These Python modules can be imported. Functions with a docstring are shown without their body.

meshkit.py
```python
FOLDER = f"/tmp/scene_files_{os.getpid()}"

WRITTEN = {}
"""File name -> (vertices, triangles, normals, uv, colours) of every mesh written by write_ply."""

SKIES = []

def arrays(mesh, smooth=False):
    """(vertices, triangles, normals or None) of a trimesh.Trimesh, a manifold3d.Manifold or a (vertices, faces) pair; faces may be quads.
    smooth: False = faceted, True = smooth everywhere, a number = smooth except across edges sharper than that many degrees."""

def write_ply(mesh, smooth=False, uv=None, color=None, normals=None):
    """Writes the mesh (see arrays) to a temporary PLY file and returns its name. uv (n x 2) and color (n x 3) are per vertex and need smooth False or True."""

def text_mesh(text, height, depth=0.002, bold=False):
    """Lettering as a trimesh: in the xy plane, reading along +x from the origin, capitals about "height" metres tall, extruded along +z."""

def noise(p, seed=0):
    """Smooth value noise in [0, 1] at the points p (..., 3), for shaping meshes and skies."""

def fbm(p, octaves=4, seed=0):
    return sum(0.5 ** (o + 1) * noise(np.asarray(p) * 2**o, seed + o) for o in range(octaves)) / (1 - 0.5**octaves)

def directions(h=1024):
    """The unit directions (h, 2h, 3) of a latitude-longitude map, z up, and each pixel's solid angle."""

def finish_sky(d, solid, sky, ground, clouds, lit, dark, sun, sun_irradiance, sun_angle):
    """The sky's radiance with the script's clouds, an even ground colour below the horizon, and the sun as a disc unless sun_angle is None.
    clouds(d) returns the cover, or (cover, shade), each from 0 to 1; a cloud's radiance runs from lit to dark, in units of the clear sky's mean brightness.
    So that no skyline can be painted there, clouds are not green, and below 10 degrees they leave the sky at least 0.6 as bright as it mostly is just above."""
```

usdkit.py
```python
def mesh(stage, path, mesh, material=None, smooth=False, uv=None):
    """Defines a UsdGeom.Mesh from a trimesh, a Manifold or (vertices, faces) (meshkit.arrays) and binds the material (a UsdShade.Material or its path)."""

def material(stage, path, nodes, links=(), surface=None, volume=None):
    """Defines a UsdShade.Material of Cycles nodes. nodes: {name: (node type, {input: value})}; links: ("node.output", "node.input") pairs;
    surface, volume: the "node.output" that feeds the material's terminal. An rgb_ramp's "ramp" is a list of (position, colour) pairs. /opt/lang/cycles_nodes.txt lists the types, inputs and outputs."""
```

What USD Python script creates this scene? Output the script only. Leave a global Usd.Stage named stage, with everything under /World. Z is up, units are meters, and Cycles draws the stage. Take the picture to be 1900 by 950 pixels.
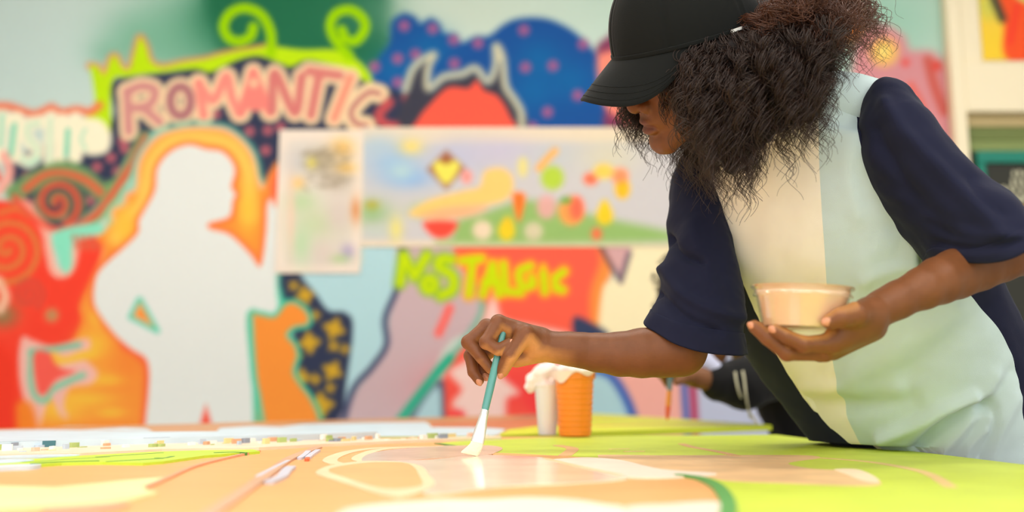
import math, random
import numpy as np, shapely, trimesh, manifold3d as m3
from shapely.geometry import Polygon, LineString, Point, MultiPolygon, box as sbox
from shapely.ops import unary_union
from scipy.spatial import cKDTree
import usdkit, meshkit
from pxr import Usd, UsdGeom, UsdLux, UsdShade, Gf, Sdf, Vt

stage = Usd.Stage.CreateInMemory()
UsdGeom.SetStageUpAxis(stage, UsdGeom.Tokens.z)
UsdGeom.SetStageMetersPerUnit(stage, 1.0)
UsdGeom.Xform.Define(stage, '/World')
stage.SetDefaultPrim(stage.GetPrimAtPath('/World'))
UsdGeom.Scope.Define(stage, '/World/Looks')
rng = np.random.default_rng(7)

# ------------------------------------------------------------------ camera
FPX, CY, HORIZON = 2100.0, 330.0, 707.0
CAMZ = 0.858
PITCH = math.atan((HORIZON - CY) / FPX)
SP, CP = math.sin(PITCH), math.cos(PITCH)
EXPOSURE = 0.34
cam = UsdGeom.Camera.Define(stage, '/World/camera')
cam.AddTranslateOp().Set(Gf.Vec3d(0, 0, CAMZ))
cam.AddRotateXOp().Set(90 + math.degrees(PITCH))
cam.CreateHorizontalApertureAttr(36.0)
cam.CreateVerticalApertureAttr(18.0)
cam.CreateFocalLengthAttr(36.0 * FPX / 1900)
cam.CreateVerticalApertureOffsetAttr(-(475 - CY) * 36.0 / 1900)
cam.CreateClippingRangeAttr(Gf.Vec2f(0.05, 100))
cam.CreateFStopAttr(1.85)
cam.CreateFocusDistanceAttr(1.665)
cam.CreateExposureAttr(EXPOSURE)
EYE = np.array([0, 0, CAMZ])

def ray(px, py):
    u, v = (np.asarray(px, float) - 950) / FPX, (CY - np.asarray(py, float)) / FPX
    return np.stack([u, CP - v * SP, SP + v * CP], -1)
def P(px, py, Y):
    """the place at depth Y (metres into the room) seen at that point of the frame"""
    d = ray(px, py)
    return EYE + d * (np.asarray(Y, float) / d[..., 1])[..., None]
def onz(px, py, z):
    d = ray(px, py)
    return EYE + d * ((z - CAMZ) / d[..., 2])[..., None]
def proj(p):
    p = np.asarray(p, float) - EYE
    fc = p[..., 1] * CP + p[..., 2] * SP
    up = -p[..., 1] * SP + p[..., 2] * CP
    return np.stack([950 + FPX * p[..., 0] / fc, CY - FPX * up / fc], -1)

# ------------------------------------------------------------------ lights
def rect_light(name, loc, w, h, power, color, rot=(0, 0, 0)):
    L = UsdLux.RectLight.Define(stage, '/World/' + name)
    L.CreateWidthAttr(w); L.CreateHeightAttr(h); L.CreateIntensityAttr(power); L.CreateColorAttr(Gf.Vec3f(*color))
    L.AddTranslateOp().Set(Gf.Vec3d(*loc)); L.AddRotateXYZOp().Set(Gf.Vec3f(*rot))
    return L
# ceiling panels (the tubes sit just below the diffuser housings built further down)
LAMPS = [(x, y) for x in (-1.6, 0.2, 2.0) for y in (-1.3, 0.5, 2.6)]
LAMP_I = 7.6
for k, (x, y) in enumerate(LAMPS):
    rect_light('ceiling_light_glow_%03d' % (k + 1), (x, y, 2.93), 1.15, 0.55, LAMP_I, (1.0, 0.98, 0.95))
dome = UsdLux.DomeLight.Define(stage, '/World/sky')
dome.CreateIntensityAttr(0.5); dome.CreateColorAttr(Gf.Vec3f(0.93, 0.97, 1.0))

# ------------------------------------------------------------------ helpers
def lin(c):
    c = np.asarray(c, float) / 255
    return np.where(c <= 0.04045, c / 12.92, ((c + 0.055) / 1.055) ** 2.4)
MATS = {}
def mat(name, rgb, rough=0.6, var=0.0, scale=20, bump=0.0, bscale=200, spec=0.4, sub=0, sheen=0, stretch=None, **kw):
    """plain procedural paint / cloth / plastic; rgb is sRGB 0-255"""
    if name in MATS: return MATS[name]
    c = lin(rgb)
    n = {'p': ('principled_bsdf', {'base_color': c, 'roughness': rough, 'specular_ior_level': spec, **kw})}
    l = []
    if sheen: n['p'][1].update(sheen_weight=sheen, sheen_roughness=0.5)
    if sub: n['p'][1].update(subsurface_weight=sub, subsurface_radius=(1.0, 0.35, 0.15), subsurface_scale=0.006)
    if var or bump: n['tc'] = ('texture_coordinate', {})
    if stretch is not None and (var or bump):
        n['mp'] = ('mapping', {'scale': stretch}); l.append(('tc.object', 'mp.vector')); src = 'mp.vector'
    else: src = 'tc.object'
    if var:
        n['n'] = ('noise_texture', {'scale': scale, 'detail': 4})
        n['r'] = ('rgb_ramp', {'ramp': [(0.3, c * (1 - var)), (0.7, np.minimum(c * (1 + var), 1))]})
        l += [(src, 'n.vector'), ('n.fac', 'r.fac'), ('r.color', 'p.base_color')]
    if bump:
        n['b'] = ('noise_texture', {'scale': bscale, 'detail': 3})
        n['u'] = ('bump', {'strength': bump, 'distance': 0.002})
        l += [(src, 'b.vector'), ('b.fac', 'u.height'), ('u.normal', 'p.normal')]
    MATS[name] = usdkit.material(stage, '/World/Looks/' + name, n, l, surface='p.BSDF')
    return MATS[name]
def vcmat(name, rough=0.7, spec=0.3, grain=0.05, gscale=60):
    """surface whose print / paint colours are stored on the mesh as the primvar paint"""
    n = {'a': ('attribute', {'attribute': 'paint'}), 'tc': ('texture_coordinate', {}), 'n': ('noise_texture', {'scale': gscale, 'detail': 3}),
         'r': ('rgb_ramp', {'ramp': [(0.25, (1 - grain,) * 3), (0.75, (1.0,) * 3)]}), 'm': ('mix', {'mix_type': 'multiply', 'fac': 1.0}),
         'p': ('principled_bsdf', {'roughness': rough, 'specular_ior_level': spec})}
    l = [('tc.object', 'n.vector'), ('n.fac', 'r.fac'), ('a.color', 'm.color1'), ('r.color', 'm.color2'), ('m.color', 'p.base_color')]
    MATS[name] = usdkit.material(stage, '/World/Looks/' + name, n, l, surface='p.BSDF')
    return MATS[name]

USED = {}
def numbered(name, parent):
    k = (parent, name); n = USED.get(k, 0); USED[k] = n + 1
    return name if n == 0 else '%s_%03d' % (name, n)
def tag(pr, label=None, cat=None, group=None, kind=None):
    pr = pr.GetPrim() if hasattr(pr, 'GetPrim') else pr
    for k, v in (('label', label), ('category', cat), ('group', group), ('kind', kind)):
        if v: pr.SetCustomDataByKey(k, v)
    return pr
LOC = {}
def world_loc(pr):
    p, loc = pr, np.zeros(3)
    while p and str(p.GetPath()) != '/World':
        v = LOC.get(str(p.GetPath()))
        if v is not None: loc = loc + v
        p = p.GetParent()
    return loc
def thing(name, label, cat, loc=(0, 0, 0), group=None):
    x = UsdGeom.Xform.Define(stage, '/World/' + numbered(name, '/World'))
    x.AddTranslateOp().Set(Gf.Vec3d(*map(float, loc)))
    tag(x, label, cat, group); LOC[str(x.GetPath())] = np.array(loc, float)
    return x.GetPrim()
def obj(name, mesh, material, parent=None, smooth=False, label=None, paint=None, **kw):
    """one Mesh prim; mesh in world coordinates, moved into its parent's frame"""
    base = str(parent.GetPath()) if parent is not None else '/World'
    v, f, n = meshkit.arrays(mesh, smooth)
    if parent is not None: v = v - world_loc(parent)
    path = base + '/' + numbered(name, base)
    m = usdkit.mesh(stage, path, (v, f), material, smooth=False)
    if n is not None:
        m.CreateNormalsAttr(Vt.Vec3fArray.FromNumpy(n.astype(np.float32))); m.SetNormalsInterpolation('vertex')
    if paint is not None:
        UsdGeom.PrimvarsAPI(m).CreatePrimvar('paint', Sdf.ValueTypeNames.Color3fArray, 'vertex').Set(Vt.Vec3fArray.FromNumpy(np.asarray(paint, np.float32)))
    pr = m.GetPrim(); tag(pr, label)
    for k, val in kw.items(): tag(pr, **{k: val})
    return pr
def cat(*ms):
    vs, fs, o = [], [], 0
    for m in ms:
        v, f, _ = meshkit.arrays(m)
        vs.append(v); fs.append(f + o); o += len(v)
    return np.vstack(vs), np.vstack(fs)
def bx(lo, hi, bevel=0.0):
    lo, hi = np.minimum(lo, hi).astype(float), np.maximum(lo, hi).astype(float)
    if not bevel:
        m = trimesh.creation.box(hi - lo); m.apply_translation((lo + hi) / 2); return m.vertices, m.faces
    b = min(bevel, (hi - lo).min() * 0.49)
    pts = []
    for s in np.array(np.meshgrid(*[[0, 1]] * 3)).reshape(3, -1).T:
        c = np.where(s, hi, lo); d = np.where(s, -1, 1) * b
        for k in range(3):
            o = d.copy(); o[k] = 0; pts.append(c + o)
    h = trimesh.convex.convex_hull(np.array(pts)); return np.array(h.vertices), np.array(h.faces)
def grid_faces(n, m, wrap=False):
    i, j = np.meshgrid(np.arange(n - 1), np.arange(m if wrap else m - 1), indexing='ij')
    a = i * m + j; b = i * m + (j + 1) % m
    return np.stack([a, b, b + m, a + m], -1).reshape(-1, 4)
def tris(q): return np.vstack([q[:, [0, 1, 2]], q[:, [0, 2, 3]]])
def lathe(profile, c, n=64, axis=None, cap=True):
    """profile: (r, z) from bottom to top, about the upright line through c"""
    pr = np.asarray(profile, float); a = np.linspace(0, 2 * np.pi, n, endpoint=False)
    v = np.stack([pr[:, :1] * np.cos(a), pr[:, :1] * np.sin(a), np.repeat(pr[:, 1:], n, 1)], -1).reshape(-1, 3)
    f = tris(grid_faces(len(pr), n, True))
    if axis is not None:
        z = np.asarray(axis, float) / np.linalg.norm(axis); x = np.cross([0, 1, 0], z); x /= np.linalg.norm(x); y = np.cross(z, x)
        v = v @ np.stack([x, y, z])
    return v + np.asarray(c), f
def catmull(pts, n=12, closed=False):
    p = np.asarray(pts, float)
    if len(p) < 3: return p
    q = np.vstack([p[-1:], p, p[:2]]) if closed else np.vstack([2 * p[0] - p[1], p, 2 * p[-1] - p[-2]])
    out = []; t = np.linspace(0, 1, n, endpoint=False)[:, None]
    for i in range(1, len(q) - 2):
        a, b, c, d = q[i - 1], q[i], q[i + 1], q[i + 2]
        out.append(0.5 * (2 * b + (c - a) * t + (2 * a - 5 * b + 4 * c - d) * t ** 2 + (3 * b - a - 3 * c + d) * t ** 3))
    if not closed: out.append(p[-1:])
    return np.vstack(out)
def tube(pts, r, n=10, caps=True):
    p = np.asarray(pts, float); r = np.broadcast_to(np.asarray(r, float), (len(p),))
    t = np.gradient(p, axis=0); t /= np.linalg.norm(t, axis=1, keepdims=True)
    ref = np.array([0, 0, 1.0]) if abs(t[0, 2]) < 0.9 else np.array([1.0, 0, 0])
    u = np.cross(t[0], ref); u /= np.linalg.norm(u); us = [u]
    for k in range(1, len(p)):
        u = us[-1] - t[k] * (us[-1] @ t[k]); us.append(u / np.linalg.norm(u))
    us = np.array(us); w = np.cross(t, us); a = np.linspace(0, 2 * np.pi, n, endpoint=False)
    v = p[:, None] + r[:, None, None] * (us[:, None] * np.cos(a)[None, :, None] + w[:, None] * np.sin(a)[None, :, None])
    f = tris(grid_faces(len(p), n, True)); v = v.reshape(-1, 3)
    if caps:
        v = np.vstack([v, p[:1], p[-1:]]); k = len(v) - 2; i = np.arange(n); j = (i + 1) % n; o = (len(p) - 1) * n
        f = np.vstack([f, np.stack([np.full(n, k), j, i], 1), np.stack([np.full(n, k + 1), o + i, o + j], 1)])
    return v, f
def prism(poly, z0, z1):
    """shapely polygon in x, y from z0 up to z1"""
    out = []
    for g in (poly.geoms if hasattr(poly, 'geoms') else [poly]):
        if g.is_empty or g.area < 1e-9 or g.geom_type != 'Polygon': continue
        m = trimesh.creation.extrude_polygon(g, z1 - z0); m.apply_translation((0, 0, z0)); out.append((m.vertices, m.faces))
    return cat(*out)
def fnoise(p, scale, seed=0, octaves=3):
    """cheap smooth value noise, -1..1"""
    r = np.random.default_rng(seed); p = np.asarray(p, float) * scale; out = 0; amp = 1; tot = 0
    for o in range(octaves):
        d = r.normal(size=(6, p.shape[-1])); ph = r.uniform(0, 6.28, 6)
        out = out + amp * np.sin(p @ d.T * 2.2 + ph).mean(-1) * 2; tot += amp; amp *= 0.5; p = p * 2
    return out / tot
# ================================================================== the room
WY = 4.2                                  # the painted wall
def struct(name, mesh, m, label, parent=None, **kw):
    return tag(obj(name, mesh, m, parent, **kw), label, kind='structure')
M_floor = mat('floor_vinyl', (150, 145, 138), 0.45, var=0.12, scale=6)
M_wallpaint = mat('wall_paint', (240, 236, 226), 0.8, bump=0.1, bscale=90)
M_ceil = mat('ceiling_paint', (242, 242, 238), 0.9)
struct('floor', bx((-4, -3, -0.1), (4, WY, 0)), M_floor, 'grey smooth vinyl floor of the studio')
struct('ceiling', bx((-4, -3, 3.0), (4, WY, 3.1)), M_ceil, 'plain white ceiling')
struct('wall_left', bx((-4.1, -3, 0), (-4, WY, 3.0)), M_wallpaint, 'plain off-white side wall on the left')
struct('wall_right', bx((4, -3, 0), (4.1, WY, 3.0)), M_wallpaint, 'plain off-white side wall on the right')
# lamp housings round the ceiling lights
M_housing = mat('lamp_housing', (235, 235, 232), 0.5)
for x, y in LAMPS:
    t = thing('ceiling_light', 'white rectangular ceiling light panel, %s row, %s' % ({-1.3: 'nearest', .5: 'middle', 2.6: 'farthest'}[y], {-1.6: 'left side', .2: 'centre', 2.0: 'right side'}[x]), 'ceiling light', (x, y, 3.0), group='ceiling light panels')
    w, h = 0.6, 0.3
    fr = cat(bx((x - w, y - h, 2.9), (x - w + .02, y + h, 3.0)), bx((x + w - .02, y - h, 2.9), (x + w, y + h, 3.0)),
             bx((x - w + .02, y - h, 2.9), (x + w - .02, y - h + .02, 3.0)), bx((x - w + .02, y + h - .02, 2.9), (x + w - .02, y + h, 3.0)))
    obj('frame', fr, M_housing, t)
    obj('backing', bx((x - w + .02, y - h + .02, 2.96), (x + w - .02, y + h - .02, 2.99)), M_housing, t)

# ------------------------------------------------------------------ wall with its mural (flat paint: colours kept on a fine grid)
xs = np.concatenate([np.linspace(-4, -2.15, 25)[:-1], np.arange(-2.15, 1.75, 0.0065), np.linspace(1.75, 4, 25)])
zs = np.concatenate([np.linspace(0, 0.45, 8)[:-1], np.arange(0.45, 2.5, 0.0065), np.linspace(2.5, 3.0, 8)])
GX, GZ = np.meshgrid(xs, zs)
WV = np.stack([GX.ravel(), np.full(GX.size, WY), GZ.ravel()], 1)
WP = proj(WV)                              # where each spot of the wall stands in the mural's own layout (layout unit = 2 mm)
class Paint:
    def __init__(s, pts, base):
        s.p = pts; s.c = np.tile(np.array(base, float), (len(pts), 1))
    def blend(s, idx, a, col): s.c[idx] = s.c[idx] * (1 - a[:, None]) + np.array(col, float) * a[:, None]
    def near(s, g, m):
        b = g.bounds
        return np.nonzero((s.p[:, 0] > b[0] - m) & (s.p[:, 0] < b[2] + m) & (s.p[:, 1] > b[1] - m) & (s.p[:, 1] < b[3] + m))[0]
    def geom(s, g, col, soft=4, alpha=1.0):
        i = s.near(g, soft * 2)
        if not len(i): return
        pts = shapely.points(s.p[i])
        d = shapely.distance(pts, g.boundary if hasattr(g, 'boundary') else g)
        shapely.prepare(g)
        d = np.where(shapely.contains_xy(g, s.p[i, 0], s.p[i, 1]), -d, d)
        s.blend(i, alpha * np.clip(0.5 - d / (2 * soft), 0, 1), col)
    def poly(s, pts, col, soft=4, smooth=True, alpha=1.0, grow=0):
        q = catmull(pts, 6, True) if smooth else np.array(pts, float)
        g = Polygon(q).buffer(grow)
        s.geom(g, col, soft, alpha); return g
    def line(s, pts, w, col, soft=4, smooth=True, alpha=1.0, closed=False):
        q = catmull(pts, 8, closed) if smooth else np.array(pts, float)
        if closed: q = np.vstack([q, q[:1]])
        s.geom(LineString(q).buffer(w / 2), col, soft, alpha)
    def dot(s, x, y, r, col, soft=4, alpha=1.0): s.geom(Point(x, y).buffer(r), col, soft, alpha)
    def spot(s, x, y, rx, ry, col, alpha=1.0):
        d = ((s.p[:, 0] - x) / rx) ** 2 + ((s.p[:, 1] - y) / ry) ** 2
        i = np.nonzero(d < 6)[0]; s.blend(i, alpha * np.exp(-d[i] * 1.2), col)

NAVY, LIME, TEAL, CREAM, WHITE, RED, ORANGE = (56, 62, 84), (196, 231, 40), (96, 208, 176), (246, 218, 178), (236, 238, 233), (252, 78, 60), (255, 155, 75)
def spiral(cx, cy, r0, r1, turns, a0=0, n=40):
    t = np.linspace(0, 1, n); a = a0 + t * turns * 2 * np.pi; r = r0 + (r1 - r0) * t
    return np.stack([cx + r * np.cos(a), cy + r * np.sin(a)], 1)
def mural(W):
    # sky washes
    W.spot(90, 90, 260, 180, (203, 221, 216)); W.spot(0, 60, 120, 200, (196, 214, 210), .7)
    for x, y, rx, ry, a in ((300, 90, 110, 70, .55), (350, 50, 120, 80, .6), (440, 60, 150, 110, .8), (250, 70, 60, 50, .5), (200, 100, 40, 30, .5)):
        W.spot(x, y, rx, ry, (120, 178, 150), a)
    for x, y, rx, ry in ((560, 30, 150, 110), (500, 60, 120, 90), (620, 60, 110, 90), (660, 30, 70, 90), (690, 90, 50, 60), (420, 20, 60, 60)):
        W.spot(x, y, rx, ry, (42, 110, 78), .85)
    W.poly([(404, -40), (690, -40), (715, 50), (690, 112), (560, 110), (430, 95), (402, 60)], (44, 110, 80), 16)
    W.spot(880, 20, 160, 60, (204, 218, 205)); W.spot(1180, 10, 160, 80, (190, 215, 200), .6); W.spot(1640, 40, 160, 120, (166, 204, 186))
    # blue cloud and its dots
    B = (38, 84, 148)
    W.poly([(690, 160), (702, 110), (722, 80), (727, 40), (750, 24), (772, 32), (780, 42), (800, 33), (816, 44), (824, 60), (845, 63), (857, 78), (883, 67), (907, 66), (932, 47), (954, 36), (986, 32), (1020, 36), (1052, 50), (1077, 68), (1100, 92), (1120, 130), (1140, 300), (700, 300)], B, 6)
    for x, y in ((800, 90), (730, 130), (1000, 110), (1060, 150), (990, 170)): W.spot(x, y, 45, 40, (32, 110, 165), .6)
    W.poly([(1106, 96), (1128, 68), (1160, 60), (1180, 240), (1120, 235), (1135, 150)], (130, 66, 96), 7)
    W.poly([(1108, 115), (1130, 95), (1200, 90), (1200, 240), (1150, 220), (1120, 190)], (250, 150, 130), 8)
    for x, y in ((750, 48), (803, 53), (842, 74), (887, 80), (738, 109), (771, 101), (843, 118), (695, 124), (738, 153), (972, 56), (975, 125), (1026, 122), (1082, 82), (1072, 177), (1016, 208), (988, 236)):
        W.dot(x, y, 10, (170, 100, 142), 5, .9)
    # dark ground under the lettering
    W.poly([(203, 160), (240, 140), (330, 130), (420, 105), (470, 90), (560, 105), (640, 130), (700, 155), (745, 170), (790, 190), (790, 320), (520, 320), (520, 420), (440, 330), (420, 260), (300, 240), (240, 290), (200, 360), (120, 425), (60, 390), (20, 330), (30, 290), (200, 230)], NAVY, 6)
    for x, y in ((463, 244), (497, 242), (493, 279), (206, 293), (218, 318), (180, 310), (232, 276), (50, 328), (168, 372), (118, 403), (65, 377), (228, 262), (400, 212), (520, 236)):
        W.dot(x, y, 9, (205, 110, 118), 5, .85)
    # lime frame with an orange rim, and the two curls
    rim = [(167, 122), (182, 125), (194, 138), (206, 108), (216, 106), (226, 124), (240, 128), (250, 98), (259, 70), (270, 84), (280, 114), (302, 124), (340, 116), (382, 110), (402, 104), (430, 97), (460, 92), (505, 86), (560, 92), (620, 92), (655, 106), (682, 132), (690, 156), (672, 148), (640, 130), (575, 112), (540, 124), (520, 118), (480, 104), (440, 112), (392, 134), (362, 128), (300, 134), (240, 142), (208, 152), (205, 238), (190, 262), (168, 240), (160, 215), (176, 196), (172, 150)]
    W.line(rim[:18], 12, (232, 150, 104), 6)
    W.poly(rim, LIME, 4)
    for pth in ([(503, 98), (502, 60), (485, 28), (455, 15), (428, 24), (415, 48), (424, 70), (445, 77), (465, 67), (470, 50)], [(648, 104), (622, 74), (613, 46), (625, 24), (652, 19), (674, 36), (676, 56), (660, 76), (642, 72), (634, 56)]):
        W.line(pth, 18, (165, 215, 20), 4)
    # ROMANTIC
    a = np.linspace(0, 2 * np.pi, 24)
    ring = lambda x, y, rx, ry: np.stack([x + rx * np.cos(a), y + ry * np.sin(a)], 1)
    ROM = [[[(239, 244), (236, 172)], [(236, 170), (262, 160), (286, 166), (284, 186), (268, 199), (244, 200)], [(266, 200), (296, 226)]],
           [ring(335, 188, 19, 27)], [[(369, 154), (378, 216)], [(369, 156), (396, 186), (420, 142), (430, 180), (443, 210)]],
           [[(448, 209), (470, 134), (500, 208)], [(458, 182), (488, 182)]], [[(505, 206), (510, 136), (547, 209), (560, 142)]],
           [[(573, 132), (630, 140)], [(592, 138), (577, 214)]], [[(650, 144), (620, 220)]], [[(704, 174), (686, 171), (664, 188), (651, 209), (660, 228), (680, 233)]]]
    cols = [(212, 150, 145), (176, 120, 124), (250, 150, 138), (242, 142, 132), (214, 128, 124), (216, 132, 126), (240, 160, 136), (176, 104, 108)]
    for L in ROM:
        for s in L: W.line(s, 36, CREAM, 4, smooth=len(s) > 3)
    for L, c in zip(ROM, cols):
        for s in L: W.line(s, 17 if L is not ROM[-1] else 8, c, 4, smooth=len(s) > 3)
    W.poly([(456, 200), (470, 150), (492, 200)], cols[3], 4); W.dot(471, 154, 7, CREAM, 5)
    W.line([(722, 190), (703, 214), (716, 231), (744, 232), (763, 206), (755, 182)], 17, (200, 90, 92), 6)
    # the word on the left, cream with teal shade lines
    W.line([(-120, 200), (0, 197), (30, 202), (62, 212), (86, 204), (96, 200), (116, 209), (142, 204), (166, 208), (184, 196)], 14, (240, 128, 96), 6)
    C2 = (255, 247, 218)
    for s in ([(-40, 220), (-44, 280)], [(4, 216), (-2, 290)], [(32, 220), (24, 290)], [(4, 222), (30, 222)], [(76, 226), (52, 232), (52, 258), (70, 280), (56, 300), (36, 292)], [(95, 218), (92, 300)], [(116, 224), (112, 296)], [(116, 226), (138, 262), (140, 292)], [(140, 220), (137, 290)]):
        W.line(s, 24, C2, 5, smooth=len(s) > 3)
    W.dot(176, 256, 30, C2, 7); W.poly([(140, 225), (190, 225), (200, 280), (140, 280)], C2, 6)
    for s, c in (([(27, 232), (20, 288)], TEAL), ([(126, 242), (123, 288)], TEAL), ([(4, 214), (0, 270)], (160, 225, 200)), ([(72, 228), (52, 234), (54, 258), (70, 278), (60, 298)], (205, 236, 208)), ([(94, 222), (92, 296)], (210, 238, 210)), ([(158, 240), (150, 258), (158, 276)], (200, 234, 205)), ([(40, 292), (54, 306), (72, 296)], (190, 230, 205))):
        W.line(s, 7, c, 4, smooth=len(s) > 3)
    # red body on the left with spirals
    W.poly([(-520, 300), (-200, 340), (0, 372), (40, 366), (72, 400), (88, 430), (98, 505), (122, 505), (142, 450), (184, 440), (192, 466), (166, 540), (152, 572), (162, 592), (142, 640), (120, 655), (60, 645), (40, 650), (40, 700), (52, 760), (30, 860), (-520, 860)], RED, 5)
    W.poly([(-30, 660), (20, 660), (30, 720), (24, 840), (-30, 840)], (238, 70, 52), 14)
    W.line([(8, 288), (18, 318), (4, 348), (-30, 366)], 16, (250, 178, 165), 5); W.line([(-20, 300), (-6, 330)], 16, RED, 4)
    W.line([(30, 366), (62, 394), (84, 428), (92, 470), (100, 500), (118, 508), (132, 494), (140, 460)], 15, (255, 190, 172), 5)
    W.line(spiral(14, 462, 4, 62, 2.2, 0.5), 13, (224, 126, 76), 4); W.line([(0, 395), (30, 388), (54, 400)], 12, (224, 126, 76), 5)
    W.line(spiral(52, 545, 3, 30, 2.0, 1.0), 8, (196, 92, 76), 5, alpha=.8); W.spot(4, 585, 34, 26, (140, 130, 90), .9); W.dot(96, 585, 12, (196, 150, 104), 7)
    W.line([(-4, 520), (10, 550), (0, 575)], 16, (250, 200, 170), 6)
    # eye with its swirl
    W.line([(28, 358), (62, 336), (112, 316), (152, 326), (188, 356), (205, 352)], 34, (122, 158, 108), 6)
    W.line([(48, 350), (82, 326), (118, 322), (158, 334), (188, 358)], 15, (218, 112, 80), 5)
    W.line(spiral(105, 376, 2, 44, 1.8, 2.4), 13, (222, 104, 76), 5); W.line(spiral(105, 376, 12, 54, 1.6, 3.0), 7, (120, 150, 100), 5, alpha=.8)
    W.line([(160, 418), (192, 385), (212, 352), (236, 316), (252, 284), (268, 256)], 24, (128, 166, 112), 6)
    W.line([(28, 366), (56, 398), (98, 424), (140, 420), (180, 396), (214, 352), (240, 312), (256, 280), (270, 256)], 11, (232, 96, 76), 5)
    # flames and halo round the white figure
    flame = [(190, 470), (180, 440), (196, 425), (214, 410), (212, 392), (232, 382), (238, 362), (256, 350), (262, 300), (290, 260), (330, 244), (380, 240), (425, 248), (462, 285), (474, 330), (486, 350), (500, 320), (520, 310), (520, 480), (480, 520), (300, 560), (280, 800), (40, 860), (60, 760), (120, 660), (150, 600), (150, 560)]
    W.line(flame[3:16], 26, TEAL, 8, alpha=.9); W.line(flame[3:16], 14, (250, 196, 178), 6)
    W.poly(flame, ORANGE, 6)
    W.line([(215, 440), (240, 400), (262, 378), (272, 340), (284, 296), (320, 262), (380, 256), (430, 270), (456, 306), (462, 340), (462, 400)], 26, (255, 206, 108), 10)
    for x, y, w, h in ((232, 420, 28, 40), (140, 700, 60, 22), (175, 640, 34, 30), (110, 760, 60, 26), (200, 705, 34, 10), (180, 585, 16, 24), (460, 390, 20, 50), (160, 740, 60, 14), (206, 765, 30, 10)):
        W.spot(x, y, w, h, (255, 200, 84), .9)
    W.spot(240, 660, 30, 60, (255, 140, 70), .6)
    W.line([(232, 640), (262, 660), (276, 690), (272, 790)], 14, (250, 92, 66), 8)
    W.poly([(100, 432), (178, 414), (192, 430), (160, 440), (136, 447), (134, 492), (121, 508), (108, 482)], (150, 230, 200), 5)
    for x in (144, 156, 168, 180): W.line([(x - 8, 438), (x, 462)], 5, (200, 120, 90), 4)
    W.poly([(40, 628), (62, 632), (100, 642), (160, 628), (166, 650), (150, 658), (180, 690), (168, 712), (130, 720), (118, 752), (126, 775), (112, 770), (92, 740), (70, 800), (62, 780), (44, 740), (36, 690)], (246, 192, 180), 5)
    W.line([(58, 652), (84, 650), (146, 640)], 9, (110, 200, 170), 5); W.line([(58, 655), (58, 710), (68, 738), (86, 742), (96, 724), (130, 706), (154, 696)], 9, (110, 208, 172), 5)
    W.poly([(63, 655), (96, 656), (112, 682), (140, 690), (105, 705), (84, 732), (68, 722)], (252, 104, 92), 4)
    W.poly([(98, 652), (100, 668), (114, 676), (176, 662), (176, 650), (150, 652), (120, 662)], (255, 200, 84), 5)
    W.poly([(-20, 790), (40, 745), (66, 770), (66, 860), (-20, 860)], (255, 140, 60), 8); W.poly([(-60, 655), (14, 655), (24, 850), (-60, 850)], (236, 70, 52), 8)
    # white figure
    fig = [(353, 269), (324, 277), (302, 296), (291, 318), (288, 353), (271, 386), (258, 410), (257, 431), (234, 456), (193, 493), (178, 517), (174, 558), (188, 588), (217, 624), (245, 648), (270, 664), (277, 690), (275, 735), (270, 787), (264, 900), (492, 900), (485, 782), (473, 721), (466, 664), (459, 588), (478, 584), (505, 588), (524, 562), (526, 480), (522, 380), (498, 372), (494, 430), (484, 494), (466, 474), (443, 450), (421, 433), (390, 425), (388, 414), (423, 404), (430, 388), (432, 372), (437, 361), (429, 346), (436, 318), (428, 297), (410, 281), (382, 277)]
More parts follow.
